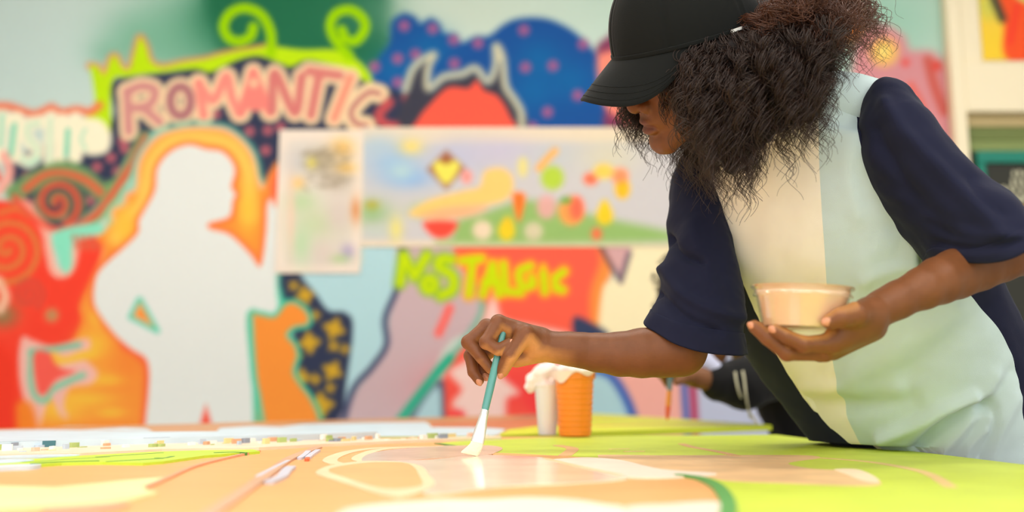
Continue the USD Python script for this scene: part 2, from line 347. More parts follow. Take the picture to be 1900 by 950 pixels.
    g = Polygon(catmull(fig, 3, True)).buffer(0)
    W.geom(g.buffer(7), (255, 120, 80), 6, .8)
    W.geom(g, WHITE, 3)
    W.line([(459, 790), (473, 790)], 6, WHITE, 4)
    W.poly([(500, 350), (505, 330), (512, 316), (520, 316), (520, 372), (510, 380)], (250, 120, 84), 6)
    W.line([(258, 556), (242, 588), (292, 614), (260, 556)], 8, TEAL, 4, False); W.poly([(260, 562), (248, 586), (284, 606)], ORANGE, 4, False)
    W.poly([(382, 752), (396, 800), (368, 800)], (250, 90, 70), 4, False)
    # right of the figure
    W.poly([(516, 500), (540, 500), (566, 560), (560, 590), (520, 570)], (86, 205, 168), 6)
    W.poly([(524, 505), (640, 500), (668, 590), (650, 700), (625, 850), (580, 850), (555, 720), (540, 600)], NAVY, 6)
    for x, y, r in ((566, 548, 15), (574, 636, 17), (620, 610, 17), (617, 688, 16), (596, 752, 20), (545, 530, 8), (585, 585, 8), (640, 648, 8), (585, 704, 9), (619, 642, 9), (613, 720, 8), (560, 700, 14), (552, 660, 8)):
        s = [(x + r * (1.25 if k % 2 else .8) * math.cos(k * .785 + x), y + r * (1.25 if k % 2 else .8) * math.sin(k * .785 + x)) for k in range(8)]
        W.poly(s, (206, 166, 62), 5)
    g = [(466, 592), (480, 585), (510, 589), (530, 566), (548, 564), (568, 580), (570, 600), (545, 606), (531, 622), (546, 642), (550, 662), (543, 690), (556, 715), (576, 742), (592, 785), (600, 880), (494, 880), (476, 700)]
    W.line(g, 16, (84, 200, 164), 4, closed=True); W.poly(g, ORANGE, 4)
    W.line([(465, 588), (470, 690), (478, 730), (488, 790)], 9, TEAL, 4)
    W.poly([(560, 500), (665, 500), (680, 440), (750, 440), (737, 530), (718, 600), (716, 640), (655, 725), (640, 740), (655, 610), (640, 580), (610, 576), (588, 548)], (188, 221, 226), 4)
    W.poly([(748, 440), (900, 440), (900, 560), (880, 612), (820, 652), (735, 850), (600, 850), (655, 735), (716, 650), (722, 590), (738, 520)], (207, 182, 186), 4)
    W.line([(748, 455), (738, 530), (715, 590), (717, 640), (690, 682), (656, 722), (634, 790)], 11, (74, 80, 108), 5)
    W.line([(834, 572), (824, 596), (814, 618)], 15, (255, 112, 104), 6)
    W.poly([(850, 440), (1120, 440), (1128, 480), (1112, 560), (1118, 660), (1110, 860), (815, 860), (825, 700), (872, 622), (898, 568)], (255, 106, 86), 5)
    W.spot(960, 720, 150, 60, (250, 78, 78), .8)
    W.poly([(818, 705), (826, 770), (835, 860), (720, 860), (760, 775)], (72, 80, 102), 6); W.poly([(812, 716), (820, 775), (815, 860), (750, 860), (768, 775)], (184, 214, 220), 6)
    W.line([(878, 525), (896, 568), (870, 622), (812, 690)], 11, (128, 186, 164), 6); W.line([(835, 665), (800, 705), (735, 790)], 15, (42, 176, 140), 6)
    W.poly([(918, 540), (932, 590), (1000, 606), (1056, 622), (1000, 650), (940, 656), (930, 694), (962, 728), (940, 742), (932, 800), (868, 800), (840, 752), (856, 722), (834, 690), (868, 664), (892, 608)], (250, 214, 205), 7)
    W.dot(848, 775, 16, (250, 84, 84), 6); W.dot(1000, 740, 26, (250, 78, 78), 6)
    W.line([(1122, 450), (1126, 490), (1108, 550), (1112, 640)], 26, (255, 152, 82), 8)
    W.poly([(1118, 540), (1142, 512), (1172, 440), (1330, 430), (1330, 640), (1200, 640), (1116, 650)], (253, 239, 200), 6)
    W.poly([(1118, 455), (1172, 455), (1153, 524)], (216, 172, 172), 4, False); W.line([(1114, 456), (1128, 484), (1152, 522), (1168, 470)], 7, (86, 76, 96), 5, False)
    W.poly([(1066, 588), (1104, 602), (1130, 620), (1130, 640), (1070, 630)], (62, 70, 98), 5)
    # lower right: pale blue, salmon and lavender shapes
    W.poly([(1085, 680), (1140, 680), (1300, 650), (1300, 860), (1085, 860)], (245, 182, 170), 6)
    W.poly([(1085, 690), (1120, 690), (1150, 726), (1172, 770), (1182, 860), (1085, 860)], (184, 216, 222), 5)
    W.line([(1100, 684), (1134, 698), (1160, 736), (1176, 780), (1184, 850)], 15, (62, 98, 176), 6)
    W.line([(1085, 770), (1100, 800), (1098, 850)], 18, (196, 60, 66), 6)
    W.poly([(1292, 560), (1480, 560), (1520, 860), (1292, 860)], (196, 200, 220), 6)
    W.line([(1268, 700), (1272, 760), (1280, 850)], 12, (92, 104, 170), 5); W.line([(1284, 700), (1288, 760), (1292, 850)], 14, (180, 70, 100), 5)
    # NOSTALGiC
    NO = [[(742, 526), (749, 474), (769, 514), (792, 474)], ring(797, 528, 10, 11), [(838, 482), (820, 480), (814, 494), (840, 513), (839, 538), (818, 549)], [(857, 484), (893, 480)], [(877, 484), (870, 547)],
          [(896, 546), (914, 490), (926, 546)], [(900, 524), (922, 524)], [(934, 490), (938, 541), (966, 543)], [(984, 494), (964, 504), (968, 530), (988, 529), (986, 515)], [(1008, 506), (1011, 541)], [(1046, 504), (1030, 516), (1032, 535), (1044, 538)]]
    for s in NO: W.line(s, 24, (150, 190, 60) if s[0][0] < 850 else (255, 165, 62), 6, smooth=len(s) > 4)
    for s in NO: W.line(s, 13, (206, 228, 36), 4, smooth=len(s) > 4)
    W.dot(1008, 494, 6, (240, 200, 50), 4)
    # horned head
    W.poly([(752, 240), (756, 170), (770, 130), (800, 108), (792, 140), (800, 168), (825, 148), (858, 142), (882, 134), (904, 156), (922, 130), (924, 92), (934, 130), (940, 164), (958, 192), (966, 240)], (66, 66, 78), 5)
    W.line([(752, 166), (766, 128), (786, 110), (805, 102), (795, 124), (795, 163), (823, 143), (857, 137), (882, 127), (905, 150), (920, 122), (920, 86), (932, 106), (938, 158), (955, 186), (967, 210), (968, 250)], 13, (206, 202, 176), 6)
    W.poly([(766, 260), (776, 222), (800, 192), (832, 163), (868, 164), (885, 150), (898, 168), (924, 180), (945, 215), (954, 260)], (255, 102, 84), 5)
    # far right, behind the painter
    W.poly([(1600, 60), (1640, 46), (1676, 66), (1690, 92), (1730, 96), (1762, 130), (1790, 200), (1790, 640), (1560, 640), (1580, 150)], (214, 150, 154), 9)
    W.dot(1640, 96, 24, (250, 204, 110), 12); W.spot(1640, 96, 12, 12, (255, 232, 150), .9); W.dot(1680, 116, 7, (226, 96, 92), 6)
    W.line([(1722, 112), (1734, 160), (1752, 206)], 15, (196, 92, 80), 8); W.dot(1738, 122, 9, (214, 84, 74), 6); W.line([(1690, 160), (1710, 200), (1716, 240)], 13, (226, 110, 100), 8)
    W.poly([(1470, -20), (1560, -30), (1600, 10), (1600, 60), (1540, 90), (1480, 60)], (250, 150, 78), 10); W.dot(1548, 52, 12, (190, 205, 40), 8)
    W.line([(1768, 0), (1776, 200), (1790, 330), (1800, 600)], 10, (246, 204, 104), 5, False)
def richer(c, k):
    g = c @ np.array([.3, .59, .11]); return np.clip(g[:, None] + (c - g[:, None]) * k, 0, 255)
mp = Paint(WP, (206, 222, 212)); mural(mp)
M_mural = vcmat('mural_paint', 0.85, 0.08, 0.05, 80)
wall = obj('wall_back', (WV, tris(grid_faces(len(zs), len(xs)))), M_mural, paint=lin(richer(mp.c, 1.12)), label='back wall covered with a bright spray-painted mural of lettering and a white figure', kind='structure')
obj('wall_core', bx((-4, WY + 0.003, 0), (4, WY + 0.15, 3.0)), M_wallpaint, wall)
# ------------------------------------------------------------------ sheets and pictures on the wall
def sheet(name, label, cat_, corners, Y, painter, base, step=0.006, thick=0.0015, group=None):
    """a flat printed sheet: its print is colour on a grid, painted in the wall's own layout"""
    p = np.array([P(x, y, Y) for x, y in corners]); x0, x1, z0, z1 = p[:, 0].min(), p[:, 0].max(), p[:, 2].min(), p[:, 2].max()
    t = thing(name, label, cat_, ((x0 + x1) / 2, Y, z0), group)
    X, Z = np.meshgrid(np.linspace(x0, x1, int((x1 - x0) / step) + 2), np.linspace(z0, z1, int((z1 - z0) / step) + 2))
    v = np.stack([X.ravel(), np.full(X.size, Y), Z.ravel()], 1)
    pc = Paint(proj(v), base); painter(pc)
    obj('print', (v, tris(grid_faces(*X.shape))), MATS['paper_print'], t, paint=lin(richer(pc.c, 1.45) * .985))
    obj('paper', bx((x0, Y + 0.0003, z0), (x1, Y + thick, z1)), mat('paper', (240, 234, 224), 0.8), t)
    return t
vcmat('paper_print', 0.6, 0.35, 0.04, 40)
def sketch_left(W):
    W.poly([(535, 262), (655, 262), (650, 490), (530, 490)], (232, 224, 214), 4, False)
    for x, y, rx, ry, c, a in ((560, 300, 40, 30, (210, 208, 208), .8), (635, 275, 25, 22, (250, 206, 130), .8), (640, 312, 22, 12, (248, 200, 110), .8), (600, 300, 34, 26, (176, 164, 140), .8), (578, 302, 10, 12, (236, 224, 130), .9), (590, 285, 24, 6, (150, 138, 118), .8),
                               (625, 335, 28, 22, (184, 172, 156), .8), (553, 340, 14, 14, (248, 206, 140), .8), (560, 375, 30, 24, (196, 216, 176), .8), (590, 415, 50, 34, (206, 216, 182), .8), (560, 455, 24, 40, (198, 222, 186), .8), (628, 400, 26, 40, (220, 206, 200), .8),
                               (660, 390, 10, 26, (206, 140, 90), .8), (645, 468, 14, 16, (170, 158, 190), .8), (630, 480, 22, 10, (184, 206, 156), .8), (598, 470, 26, 30, (222, 208, 200), .7), (540, 400, 8, 80, (246, 214, 196), .7)):
        W.spot(x, y, rx, ry, c, a)
    rk = np.random.default_rng(5)
    for k in range(70):
        x, y = rk.uniform(560, 650), rk.uniform(272, 350)
        W.line([(x, y), (x + 9, y - 6 + (k % 5) * 3)], 2.5, (150, 138, 120), 3, False, .45)
sheet('sketch_sheet', 'tall white paper sheet with a pale grey and green drawing, left of the long sketch', 'poster', [(519, 241), (673, 241), (668, 507), (514, 507)], WY - 0.006, sketch_left, (244, 232, 220))
def sketch_long(W):
    W.poly([(675, 268), (1300, 262), (1300, 452), (672, 446)], (214, 210, 210), 6, False)
    for x, y, rx, ry, c, a in ((730, 300, 60, 40, (170, 196, 220), .9), (700, 270, 40, 24, (190, 206, 216), .8), (760, 330, 50, 22, (150, 182, 220), .8), (745, 318, 26, 18, (196, 218, 220), .9), (850, 290, 60, 40, (196, 198, 216), .8), (930, 280, 80, 30, (206, 200, 216), .8), (1030, 290, 60, 30, (204, 208, 210), .7), (1130, 290, 60, 40, (226, 220, 196), .7),
                               (763, 272, 24, 16, (247, 226, 150), .9), (690, 395, 40, 26, (160, 190, 140), .8), (690, 380, 14, 10, (180, 170, 70), .8), (790, 390, 30, 16, (176, 200, 130), .7), (700, 430, 30, 14, (206, 214, 204), .7), (735, 425, 14, 26, (244, 232, 150), .8)):
        W.spot(x, y, rx, ry, c, a)
    W.poly([(840, 440), (850, 410), (890, 398), (940, 380), (980, 372), (1040, 380), (1100, 400), (1240, 430), (1240, 448), (840, 452)], (150, 182, 112), 9, alpha=.85)
    W.poly([(760, 395), (800, 370), (860, 354), (890, 346), (900, 318), (930, 312), (950, 328), (950, 356), (930, 374), (880, 384), (820, 390), (780, 402)], (252, 214, 148), 6)
    W.poly([(780, 400), (830, 386), (900, 384), (880, 398), (820, 408)], (238, 190, 150), 8)
    W.poly([(828, 280), (862, 312), (828, 350), (794, 314)], (150, 98, 66), 6, False); W.poly([(828, 342), (804, 312), (812, 298), (828, 304), (844, 297), (853, 311)], (240, 232, 130), 5)
    W.poly([(788, 412), (846, 412), (838, 434), (818, 442), (798, 434)], (226, 88, 72), 5)
    for x, y, rx, ry, c in ((866, 328, 9, 12, (248, 160, 150)), (895, 427, 18, 18, (248, 226, 206)), (990, 429, 17, 17, (226, 214, 190)), (1025, 330, 21, 22, (190, 212, 90)), (1014, 384, 18, 22, (228, 182, 178)), (1060, 391, 23, 27, (250, 170, 110)), (1070, 386, 13, 22, (240, 120, 100)), (1107, 434, 9, 11, (232, 120, 90)),
                            (1122, 400, 15, 17, (248, 212, 60)), (1122, 384, 8, 12, (248, 212, 60)), (940, 428, 15, 18, (246, 214, 60)), (942, 412, 8, 10, (240, 206, 70)), (1155, 350, 13, 18, (255, 196, 40)), (1150, 326, 16, 14, (250, 160, 120)), (970, 310, 9, 18, (240, 228, 160)), (1096, 332, 13, 11, (232, 120, 90)), (1120, 318, 18, 14, (246, 216, 120)), (1050, 372, 10, 6, (90, 160, 80))):
        W.geom(shapely.affinity.scale(Point(x, y).buffer(1), rx, ry), c, 6, .92)
    W.poly([(952, 360), (974, 362), (968, 398), (962, 410), (956, 392)], (240, 130, 60), 5); W.line([(1000, 312), (1018, 292), (1030, 280)], 12, (244, 190, 120), 5)
sheet('sketch_sheet', 'long landscape paper sketch of fruit over green hills taped to the mural', 'poster', [(672, 242), (1268, 236), (1266, 452), (668, 458)], WY - 0.004, sketch_long, (240, 226, 206))

# ------------------------------------------------------------------ cream framing at the right, hatch with a dark board, picture above it
M_trim = mat('trim_paint', (247, 232, 198), 0.6)
xl, xi = P(1752, 115, WY)[0], P(1797, 240, WY - .06)[0]
zb1, zb0 = P(1850, 114, WY - .06)[2], P(1850, 207, WY - .06)[2]
XR = 2.6
def trimpiece(lo, hi, label): return struct('trim_%d' % (len(TRIMS) + 1), bx(lo, hi, 0.004), M_trim, label)
TRIMS = []
TRIMS.append(trimpiece((xl, WY - 0.06, 0), (xi, WY - 0.001, 3.0), 'cream painted post at the right end of the mural'))
TRIMS.append(trimpiece((xi, WY - 0.06, zb0), (XR, WY - 0.001, zb1), 'cream beam between the picture and the hatch'))
TRIMS.append(trimpiece((xi, WY - 0.045, zb1), (XR, WY - 0.001, 3.0), 'cream panel behind the picture'))
TRIMS.append(trimpiece((XR, WY - 0.06, 0), (XR + .12, WY - 0.001, 3.0), 'cream post right of the hatch'))
def picture(W):
    W.poly([(1806, -60), (1990, -60), (1990, 116), (1806, 116)], (255, 212, 96), 4, False); W.spot(1835, 10, 40, 40, (206, 206, 120), .9); W.spot(1890, -10, 40, 40, (196, 206, 150), .9)
    W.poly([(1845, -40), (1862, 36), (1872, 112), (1990, 112), (1990, 40), (1890, 0), (1880, -40)], (235, 98, 54), 5)
    W.line([(1888, 10), (1880, 50), (1874, 78)], 8, (200, 66, 50), 6); W.line([(1832, -40), (1846, 0), (1860, 34)], 16, (66, 60, 44), 5, False)
sheet('wall_picture', 'yellow picture with an orange shape hung above the hatch', 'picture', [(1811, -60), (1985, -60), (1985, 112), (1824, 112)], WY - 0.052, picture, (255, 222, 120))
win = tag(UsdGeom.Xform.Define(stage, '/World/window_1'), 'serving hatch with a tan and green header and a teal-framed dark board', kind='structure')
LOC['/World/window_1'] = np.zeros(3)
def band(y0, y1, rgb, name, Y, material=None):
    a, b = P(1850, y0, Y)[2], P(1850, y1, Y)[2]
    return obj(name, bx((xi, Y - .012, b), (XR, Y, a), 0.002), mat(name + '_paint', rgb, 0.6), win)
band(207, 236, (190, 168, 118), 'roller_blind', WY - .012); band(236, 262, (112, 124, 66), 'header_board', WY - .006); band(262, 282, (134, 148, 86), 'upper_rail', WY - .003); band(282, 700, (60, 66, 44), 'back_panel', WY)
tx, tz = P(1812, 300, WY - .03)[0], P(1850, 281, WY - .03)[2]
for lo, hi in (((tx, 0, tz - .045), (XR - .02, 0, tz)), ((tx, 0, tz - .75), (tx + .03, 0, tz - .045)), ((XR - .05, 0, tz - .75), (XR - .02, 0, tz - .045)), ((tx, 0, tz - .79), (XR - .02, 0, tz - .75))):
    obj('teal_bar', bx((lo[0], WY - .04, lo[2]), (hi[0], WY - .012, hi[2]), .003), mat('teal_gloss', (20, 128, 108), 0.4), win)
obj('dark_board', bx((tx + .03, WY - .025, tz - .75), (XR - .05, WY - .013, tz - .045)), mat('board_black', (42, 42, 32), 0.5), win)
chalk = []
r2 = np.random.default_rng(3)
for row, (y, x0) in enumerate(((322, 1882), (338, 1880), (352, 1862), (366, 1866), (372, 1890))):
    x = x0
    while x < 1990:
        w = r2.uniform(4, 9); c = P(x, y, WY - .026); s = r2.uniform(.008, .014)
        chalk.append(bx(c - (.006, .0005, s), c + (w * .0008, .0008, s))); x += w + 5
obj('chalk_marks', cat(*chalk), mat('chalk', (214, 208, 176), 0.8), win)
c0 = P(1890, 398, WY - .026); obj('price_tag', bx(c0 - (.05, .002, .03), c0 + (.2, .0, .03)), mat('tag_yellow', (236, 190, 90), .7), win)

# ------------------------------------------------------------------ tables and the painted boards on them
M_leg = mat('table_leg_grey', (120, 122, 126), 0.4, metallic=0.6)
M_top = mat('table_top_grey', (190, 188, 182), 0.5)
BZ = 0.75
def table(label, x0, x1, y0, y1):
    t = thing('work_table', label, 'table', ((x0 + x1) / 2, (y0 + y1) / 2, 0))
    obj('tabletop', bx((x0, y0, BZ - .05), (x1, y1, BZ - .0125), .008), M_top, t)
    for x in (x0 + .08, x1 - .08):
        for y in (y0 + .08, y1 - .08):
            l = obj('leg', cat(tube([(x, y, 0.012), (x, y, BZ - .055)], .018, 14)), M_leg, t)
            obj('foot_cap', lathe([(0, 0), (.024, 0), (.024, .014), (.019, .02), (0, .02)], (x, y, 0), 14), mat('rubber', (40, 40, 42), .8), l)
    return t
far_a, far_b = onz(1440, 806.5, BZ), onz(0, 818, BZ)
right_b = onz(1900, 862, BZ)
edge = (right_b - far_a)[:2] / np.linalg.norm((right_b - far_a)[:2])
rb = far_a[:2] + edge * 1.75
fd = (far_b - far_a)[:2]; fd = fd / np.linalg.norm(fd); fb = far_a[:2] + fd * 2.7
near_poly = Polygon([far_a[:2], rb, rb + fd * 2.7, fb])
table('grey folding table carrying the large painted board in front', fb[0] + .12, far_a[0] - .02, 0.72, far_a[1] - .12)
NB = thing('painted_board', 'large plywood board being painted, tan with lime green and peach shapes', 'board', (0, 1.5, BZ - .012))
def wood(name, rgb, spec=.35):
    c = lin(rgb)
    n = {'tc': ('texture_coordinate', {}), 'mp': ('mapping', {'scale': (1.2, 26, 1), 'rotation': (0, 0, 0.03)}), 'n': ('noise_texture', {'scale': 3.0, 'detail': 6, 'roughness': .65, 'distortion': .6}),
         'r': ('rgb_ramp', {'ramp': [(.3, c * .86), (.55, c), (.75, np.minimum(c * 1.08, 1))]}), 'u': ('bump', {'strength': .12, 'distance': .001}), 'p': ('principled_bsdf', {'roughness': .42, 'specular_ior_level': spec})}
    MATS[name] = usdkit.material(stage, '/World/Looks/' + name, n, [('tc.object', 'mp.vector'), ('mp.vector', 'n.vector'), ('n.fac', 'r.fac'), ('r.color', 'p.base_color'), ('n.fac', 'u.height'), ('u.normal', 'p.normal')], surface='p.BSDF')
    return MATS[name]
M_tan = wood('plywood_tan', (240, 176, 112)); M_brown = wood('plywood_brown', (206, 146, 96))
obj('panel', prism(near_poly, BZ - .012, BZ), M_tan, NB)
LAYER = [0]
def flat(parent, region, name, g, rgb, rough=.45, var=.06, h=None, bump=.0, label=None):
    """a coat of paint of real thickness lying on the board"""
    g = g.buffer(0).intersection(region)
    if g.is_empty: return
    LAYER[0] += 1
    z = BZ + .00012 * LAYER[0]
    return obj(name, prism(g, BZ - .0005, z), mat('paint_%d_%d_%d_%d' % (*rgb, int(rough * 100)), rgb, rough, var=var, scale=14, bump=bump, bscale=60), parent, label=label)
def tb(pts, smooth=True, z=BZ):
    q = onz(*np.array(pts, float).T, z)[:, :2]
    if smooth: q = catmull(q, 6, True)
    return Polygon(q).buffer(0)
def tl(pts, w, smooth=True):
    q = onz(*np.array(pts, float).T, BZ)[:, :2]
    return LineString(catmull(q, 8) if smooth else q).buffer(w / 2)
fp = lambda *a, **k: flat(NB, near_poly.buffer(-.0005), *a, **k)
LIMEP = (200, 216, 72)
lime = tb([(806, 823), (850, 819), (1000, 812), (1440, 800), (1700, 815), (2300, 870), (2500, 1000), (1800, 1300), (1390, 1150), (1366, 950), (1348, 915), (1325, 897), (1290, 888), (1262, 884), (1300, 870), (1400, 860), (1380, 846), (1228, 845), (1173, 856), (1130, 853), (1052, 847), (970, 843), (918, 840), (890, 832)], False)
fp('lime_paint', lime, LIMEP, rough=.5)
wd = tb([(1110, 848), (1127, 844), (1228, 845), (1380, 844.5), (1495, 845), (1522, 850), (1480, 856), (1463, 861), (1500, 869), (1550, 872), (1592, 873), (1622, 886), (1634, 899), (1590, 902), (1470, 898), (1350, 893), (1300, 886), (1150, 887)])
fp('bare_wood_patch', wd, (232, 190, 140), var=.14)
fp('pale_stroke', tb([(1548, 871), (1590, 871), (1622, 884), (1630, 895), (1600, 892), (1570, 880)]), (250, 225, 190))
fp('tan_stroke', tl([(1524, 850), (1610, 857), (1683, 869), (1726, 881), (1764, 904)], .014), (232, 196, 130))
fp('tan_stroke', tl([(1036, 827), (1062, 833), (1048, 846)], .02), (226, 178, 122)); fp('tan_stroke', tl([(1265, 824), (1285, 830), (1330, 838), (1366, 846)], .014), (226, 178, 122))
fp('tan_dash', tl([(1132, 834), (1165, 833.4)], .006), (236, 200, 140)); fp('tan_dash', tl([(1160, 838.2), (1193, 838)], .006), (236, 200, 140))
fp('tan_patch', tb([(915, 842), (960, 843), (1052, 848), (1090, 851), (1060, 855), (1000, 855), (930, 849)]), (240, 178, 112))
fp('dark_green_dash', tl([(812, 823.5), (828, 826), (846, 828.6)], .012), (96, 140, 60))
PEACH, CREAMP = (236, 200, 168), (244, 214, 172)
for pth, w in (([(625, 862), (612, 856), (624, 847), (655, 838), (703, 832.5), (770, 830.5)], .020), ([(676, 858), (664, 853), (674, 845), (703, 836), (750, 832), (830, 829)], .018)):
    fp('cream_outline', tl(pth, w), CREAMP)
fp('wet_peach_paint', tb([(672, 857), (680, 846), (712, 838), (760, 833), (830, 829), (905, 828), (932, 833), (920, 841), (900, 846), (800, 853), (700, 860)]), (226, 190, 164), rough=.2, var=.1, bump=.3)
fp('peach_paint', tb([(690, 861), (800, 855), (870, 847), (905, 846), (1000, 850), (1022, 857), (1110, 877), (1165, 890), (1060, 899), (920, 906), (800, 921), (770, 900)]), (250, 226, 198), rough=.15, var=.08, bump=.12)
fp('white_paint', tb([(1021, 856), (1060, 852), (1097, 851), (1153, 856), (1228, 873), (1330, 881), (1240, 888), (1153, 886), (1102, 876), (1060, 866)]), (242, 226, 208), rough=.4)
fp('tan_stroke', tl([(1012, 853), (1050, 862), (1102, 874), (1150, 884)], .010), (246, 206, 158))
fp('cream_outline', tb([(586, 879), (614, 866), (677, 858), (740, 859.5), (780, 867), (797, 885), (806, 902), (775, 918), (740, 926), (703, 919), (652, 903), (601, 887)]), CREAMP)
fp('tan_island', tb([(609, 876), (639, 866.5), (690, 861), (748, 861.5), (768, 870), (778, 886), (784, 902), (760, 909), (723, 911), (690, 906), (645, 891)]), (240, 178, 116))
fp('white_paint', tb([(640, 950), (804, 932), (900, 931), (976, 927), (1060, 931), (1120, 940), (1160, 950), (1160, 1010), (900, 1060), (640, 1010)]), (244, 228, 208))
fp('white_paint', tb([(1160, 948), (1240, 940), (1330, 936), (1345, 960), (1240, 990)]), (244, 224, 204))
fp('green_outline', tl([(1262, 884), (1300, 890), (1328, 903), (1345, 922), (1352, 945), (1345, 975)], .014), (96, 160, 84))
fp('cream_yellow_paint', tb([(-200, 930), (0, 906), (101, 909), (180, 901), (227, 896), (308, 889), (265, 912), (293, 919), (240, 932), (202, 937), (100, 945), (0, 950), (-200, 975)], False), (246, 230, 168))
fp('pink_paint', tb([(80, 950), (150, 944), (240, 938), (200, 950), (100, 958)]), (244, 166, 136))
fp('brown_line', tl([(380, 965), (455, 912), (500, 880), (540, 852), (590, 832)], .014), (214, 168, 136)); fp('pink_line', tl([(268, 908), (310, 890), (360, 868), (420, 852), (480, 839)], .006), (234, 168, 130))
for pth, w in (([(478, 888), (500, 876), (535, 858)], .006), ([(556, 853), (566, 846), (572, 840)], .008), ([(571, 852), (578, 846), (590, 838)], .008), ([(500, 898), (522, 888), (532, 876), (540, 870)], .012)):
    fp('blue_grey_dab', tl(pth, w), (206, 204, 216))
fp('red_speck', tl([(569, 856), (571, 853)], .006), (220, 110, 70))
fp('lime_strokes', tb([(-150, 872), (0, 858), (70, 856), (141, 851), (278, 843), (380, 840), (470, 838.5), (482, 842), (430, 846), (379, 850), (303, 861), (265, 864), (190, 862.5), (114, 864), (60, 868), (0, 872), (-150, 885)], False), (196, 226, 66))
for pth in ([(0, 864), (60, 862), (130, 857), (200, 853)], [(180, 853), (240, 849), (300, 845)], [(290, 855), (305, 855), (320, 852)], [(200, 862), (250, 859), (300, 856)], [(400, 845), (430, 844), (455, 845)], [(60, 866), (110, 863), (180, 861)]):
    fp('green_stroke', tl(pth, .006), (92, 140, 60))
fp('pale_blue_paint', tb([(-150, 868), (0, 859), (62, 859), (40, 863), (0, 866), (-150, 876)]), (200, 218, 228)); fp('pale_blue_paint', tb([(-150, 885), (0, 870), (72, 868), (60, 872), (0, 875), (-150, 890)]), (206, 220, 228)); fp('pale_blue_paint', tb([(-150, 862), (0, 852), (120, 849), (145, 851), (70, 855), (0, 857), (-150, 866)]), (204, 220, 226))
fp('beige_strip', tb([(-200, 842), (0, 836), (300, 828), (480, 824), (700, 819), (930, 813.5), (930, 816), (760, 822), (600, 829), (480, 836), (300, 839), (150, 847), (0, 850), (-200, 856)], False), (240, 218, 190))
r3 = np.random.default_rng(11)
for k in range(80):
    x = r3.uniform(-40, 900); y = 838 - 24 * x / 900 + r3.uniform(-1, 9) * (1 - x / 1100); L = r3.uniform(3, 13)
    c = [(250, 244, 232), (180, 196, 120), (226, 170, 130), (196, 208, 222), (150, 156, 170), (236, 214, 150), (252, 250, 240), (240, 196, 170)][r3.integers(8)]
    fp('paint_dab', tl([(x, y), (x + L, y - .5)], r3.uniform(.004, .009), False), c)
fp('white_blue_edge', tb([(-200, 826), (0, 816), (480, 810), (700, 808), (700, 816), (560, 821), (300, 829), (0, 838), (-200, 845)], False), (204, 220, 230)); fp('navy_dash', tl([(-60, 840), (0, 837.5), (100, 835)], .004), (70, 120, 130)); fp('navy_dash', tl([(268, 829.5), (312, 828)], .005), (84, 96, 130))

# the board on the far table
fpoly = Polygon([onz(1432, 789, BZ)[:2], onz(1096, 767, BZ)[:2], onz(470, 783, BZ)[:2], onz(-160, 800, BZ)[:2], onz(-160, 817, BZ)[:2], onz(0, 815, BZ)[:2], onz(900, 809, BZ)[:2]])
fb0 = fpoly.bounds
table('grey folding table behind the front one, carrying the blue and lime board', fb0[0] + .1, onz(1100, 790, BZ)[0] + .05, onz(470, 800, BZ)[1], onz(600, 782, BZ)[1])
FB = thing('painted_board', 'brown plywood board with pale blue and lime paint on the far table', 'board', (0, 3.0, BZ - .012))
obj('panel', prism(fpoly, BZ - .012, BZ), mat('lime_board', (206, 218, 50), .5), FB)
ff = lambda *a, **k: flat(FB, fpoly.buffer(-.001), *a, **k)
LAYER[0] = 0
LAYER[0] += 1; obj('bare_wood', prism(fpoly.buffer(-.001).intersection(tb([(-300, 760), (1110, 760), (1085, 795), (930, 803), (900, 840), (-300, 840)], False)), BZ - .0005, BZ + .00012), M_brown, FB)
ff('pale_blue_paint', tb([(-200, 808), (0, 804), (200, 802), (278, 800.5), (288, 804), (400, 803), (408, 794), (470, 790), (520, 792), (560, 787), (700, 784), (790, 783), (798, 789), (800, 793), (900, 793), (938, 796.5), (925, 806), (900, 812), (0, 822), (-200, 822)], False), (204, 220, 230))
ff('pale_blue_paint', tb([(-200, 806), (20, 798), (92, 797), (150, 798), (230, 793.5), (270, 795), (284, 800), (200, 801), (80, 806)], False), (206, 220, 228))
ff('brown_streak', tl([(190, 807), (215, 806)], .03), (206, 146, 96)); ff('brown_streak', tl([(0, 826), (80, 822), (180, 820)], .008), (170, 150, 140))
ff('rust_paint', tb([(800, 783), (960, 777), (1080, 769), (1080, 790), (940, 795), (800, 791)], False), (206, 116, 80)); ff('grey_smear', tl([(968, 774.5), (1000, 772)], .06), (150, 130, 116))
ff('lime_paint', tb([(1096, 764), (1440, 788), (1300, 796), (1100, 804), (930, 811), (928, 807), (945, 798), (1000, 791), (1080, 789)], False), (214, 220, 50)); ff('tan_streak', tl([(1110, 791), (1200, 788), (1330, 787)], .06), (226, 190, 80)); ff('tan_streak', tl([(1100, 776), (1160, 775), (1230, 779)], .05), (216, 196, 90))

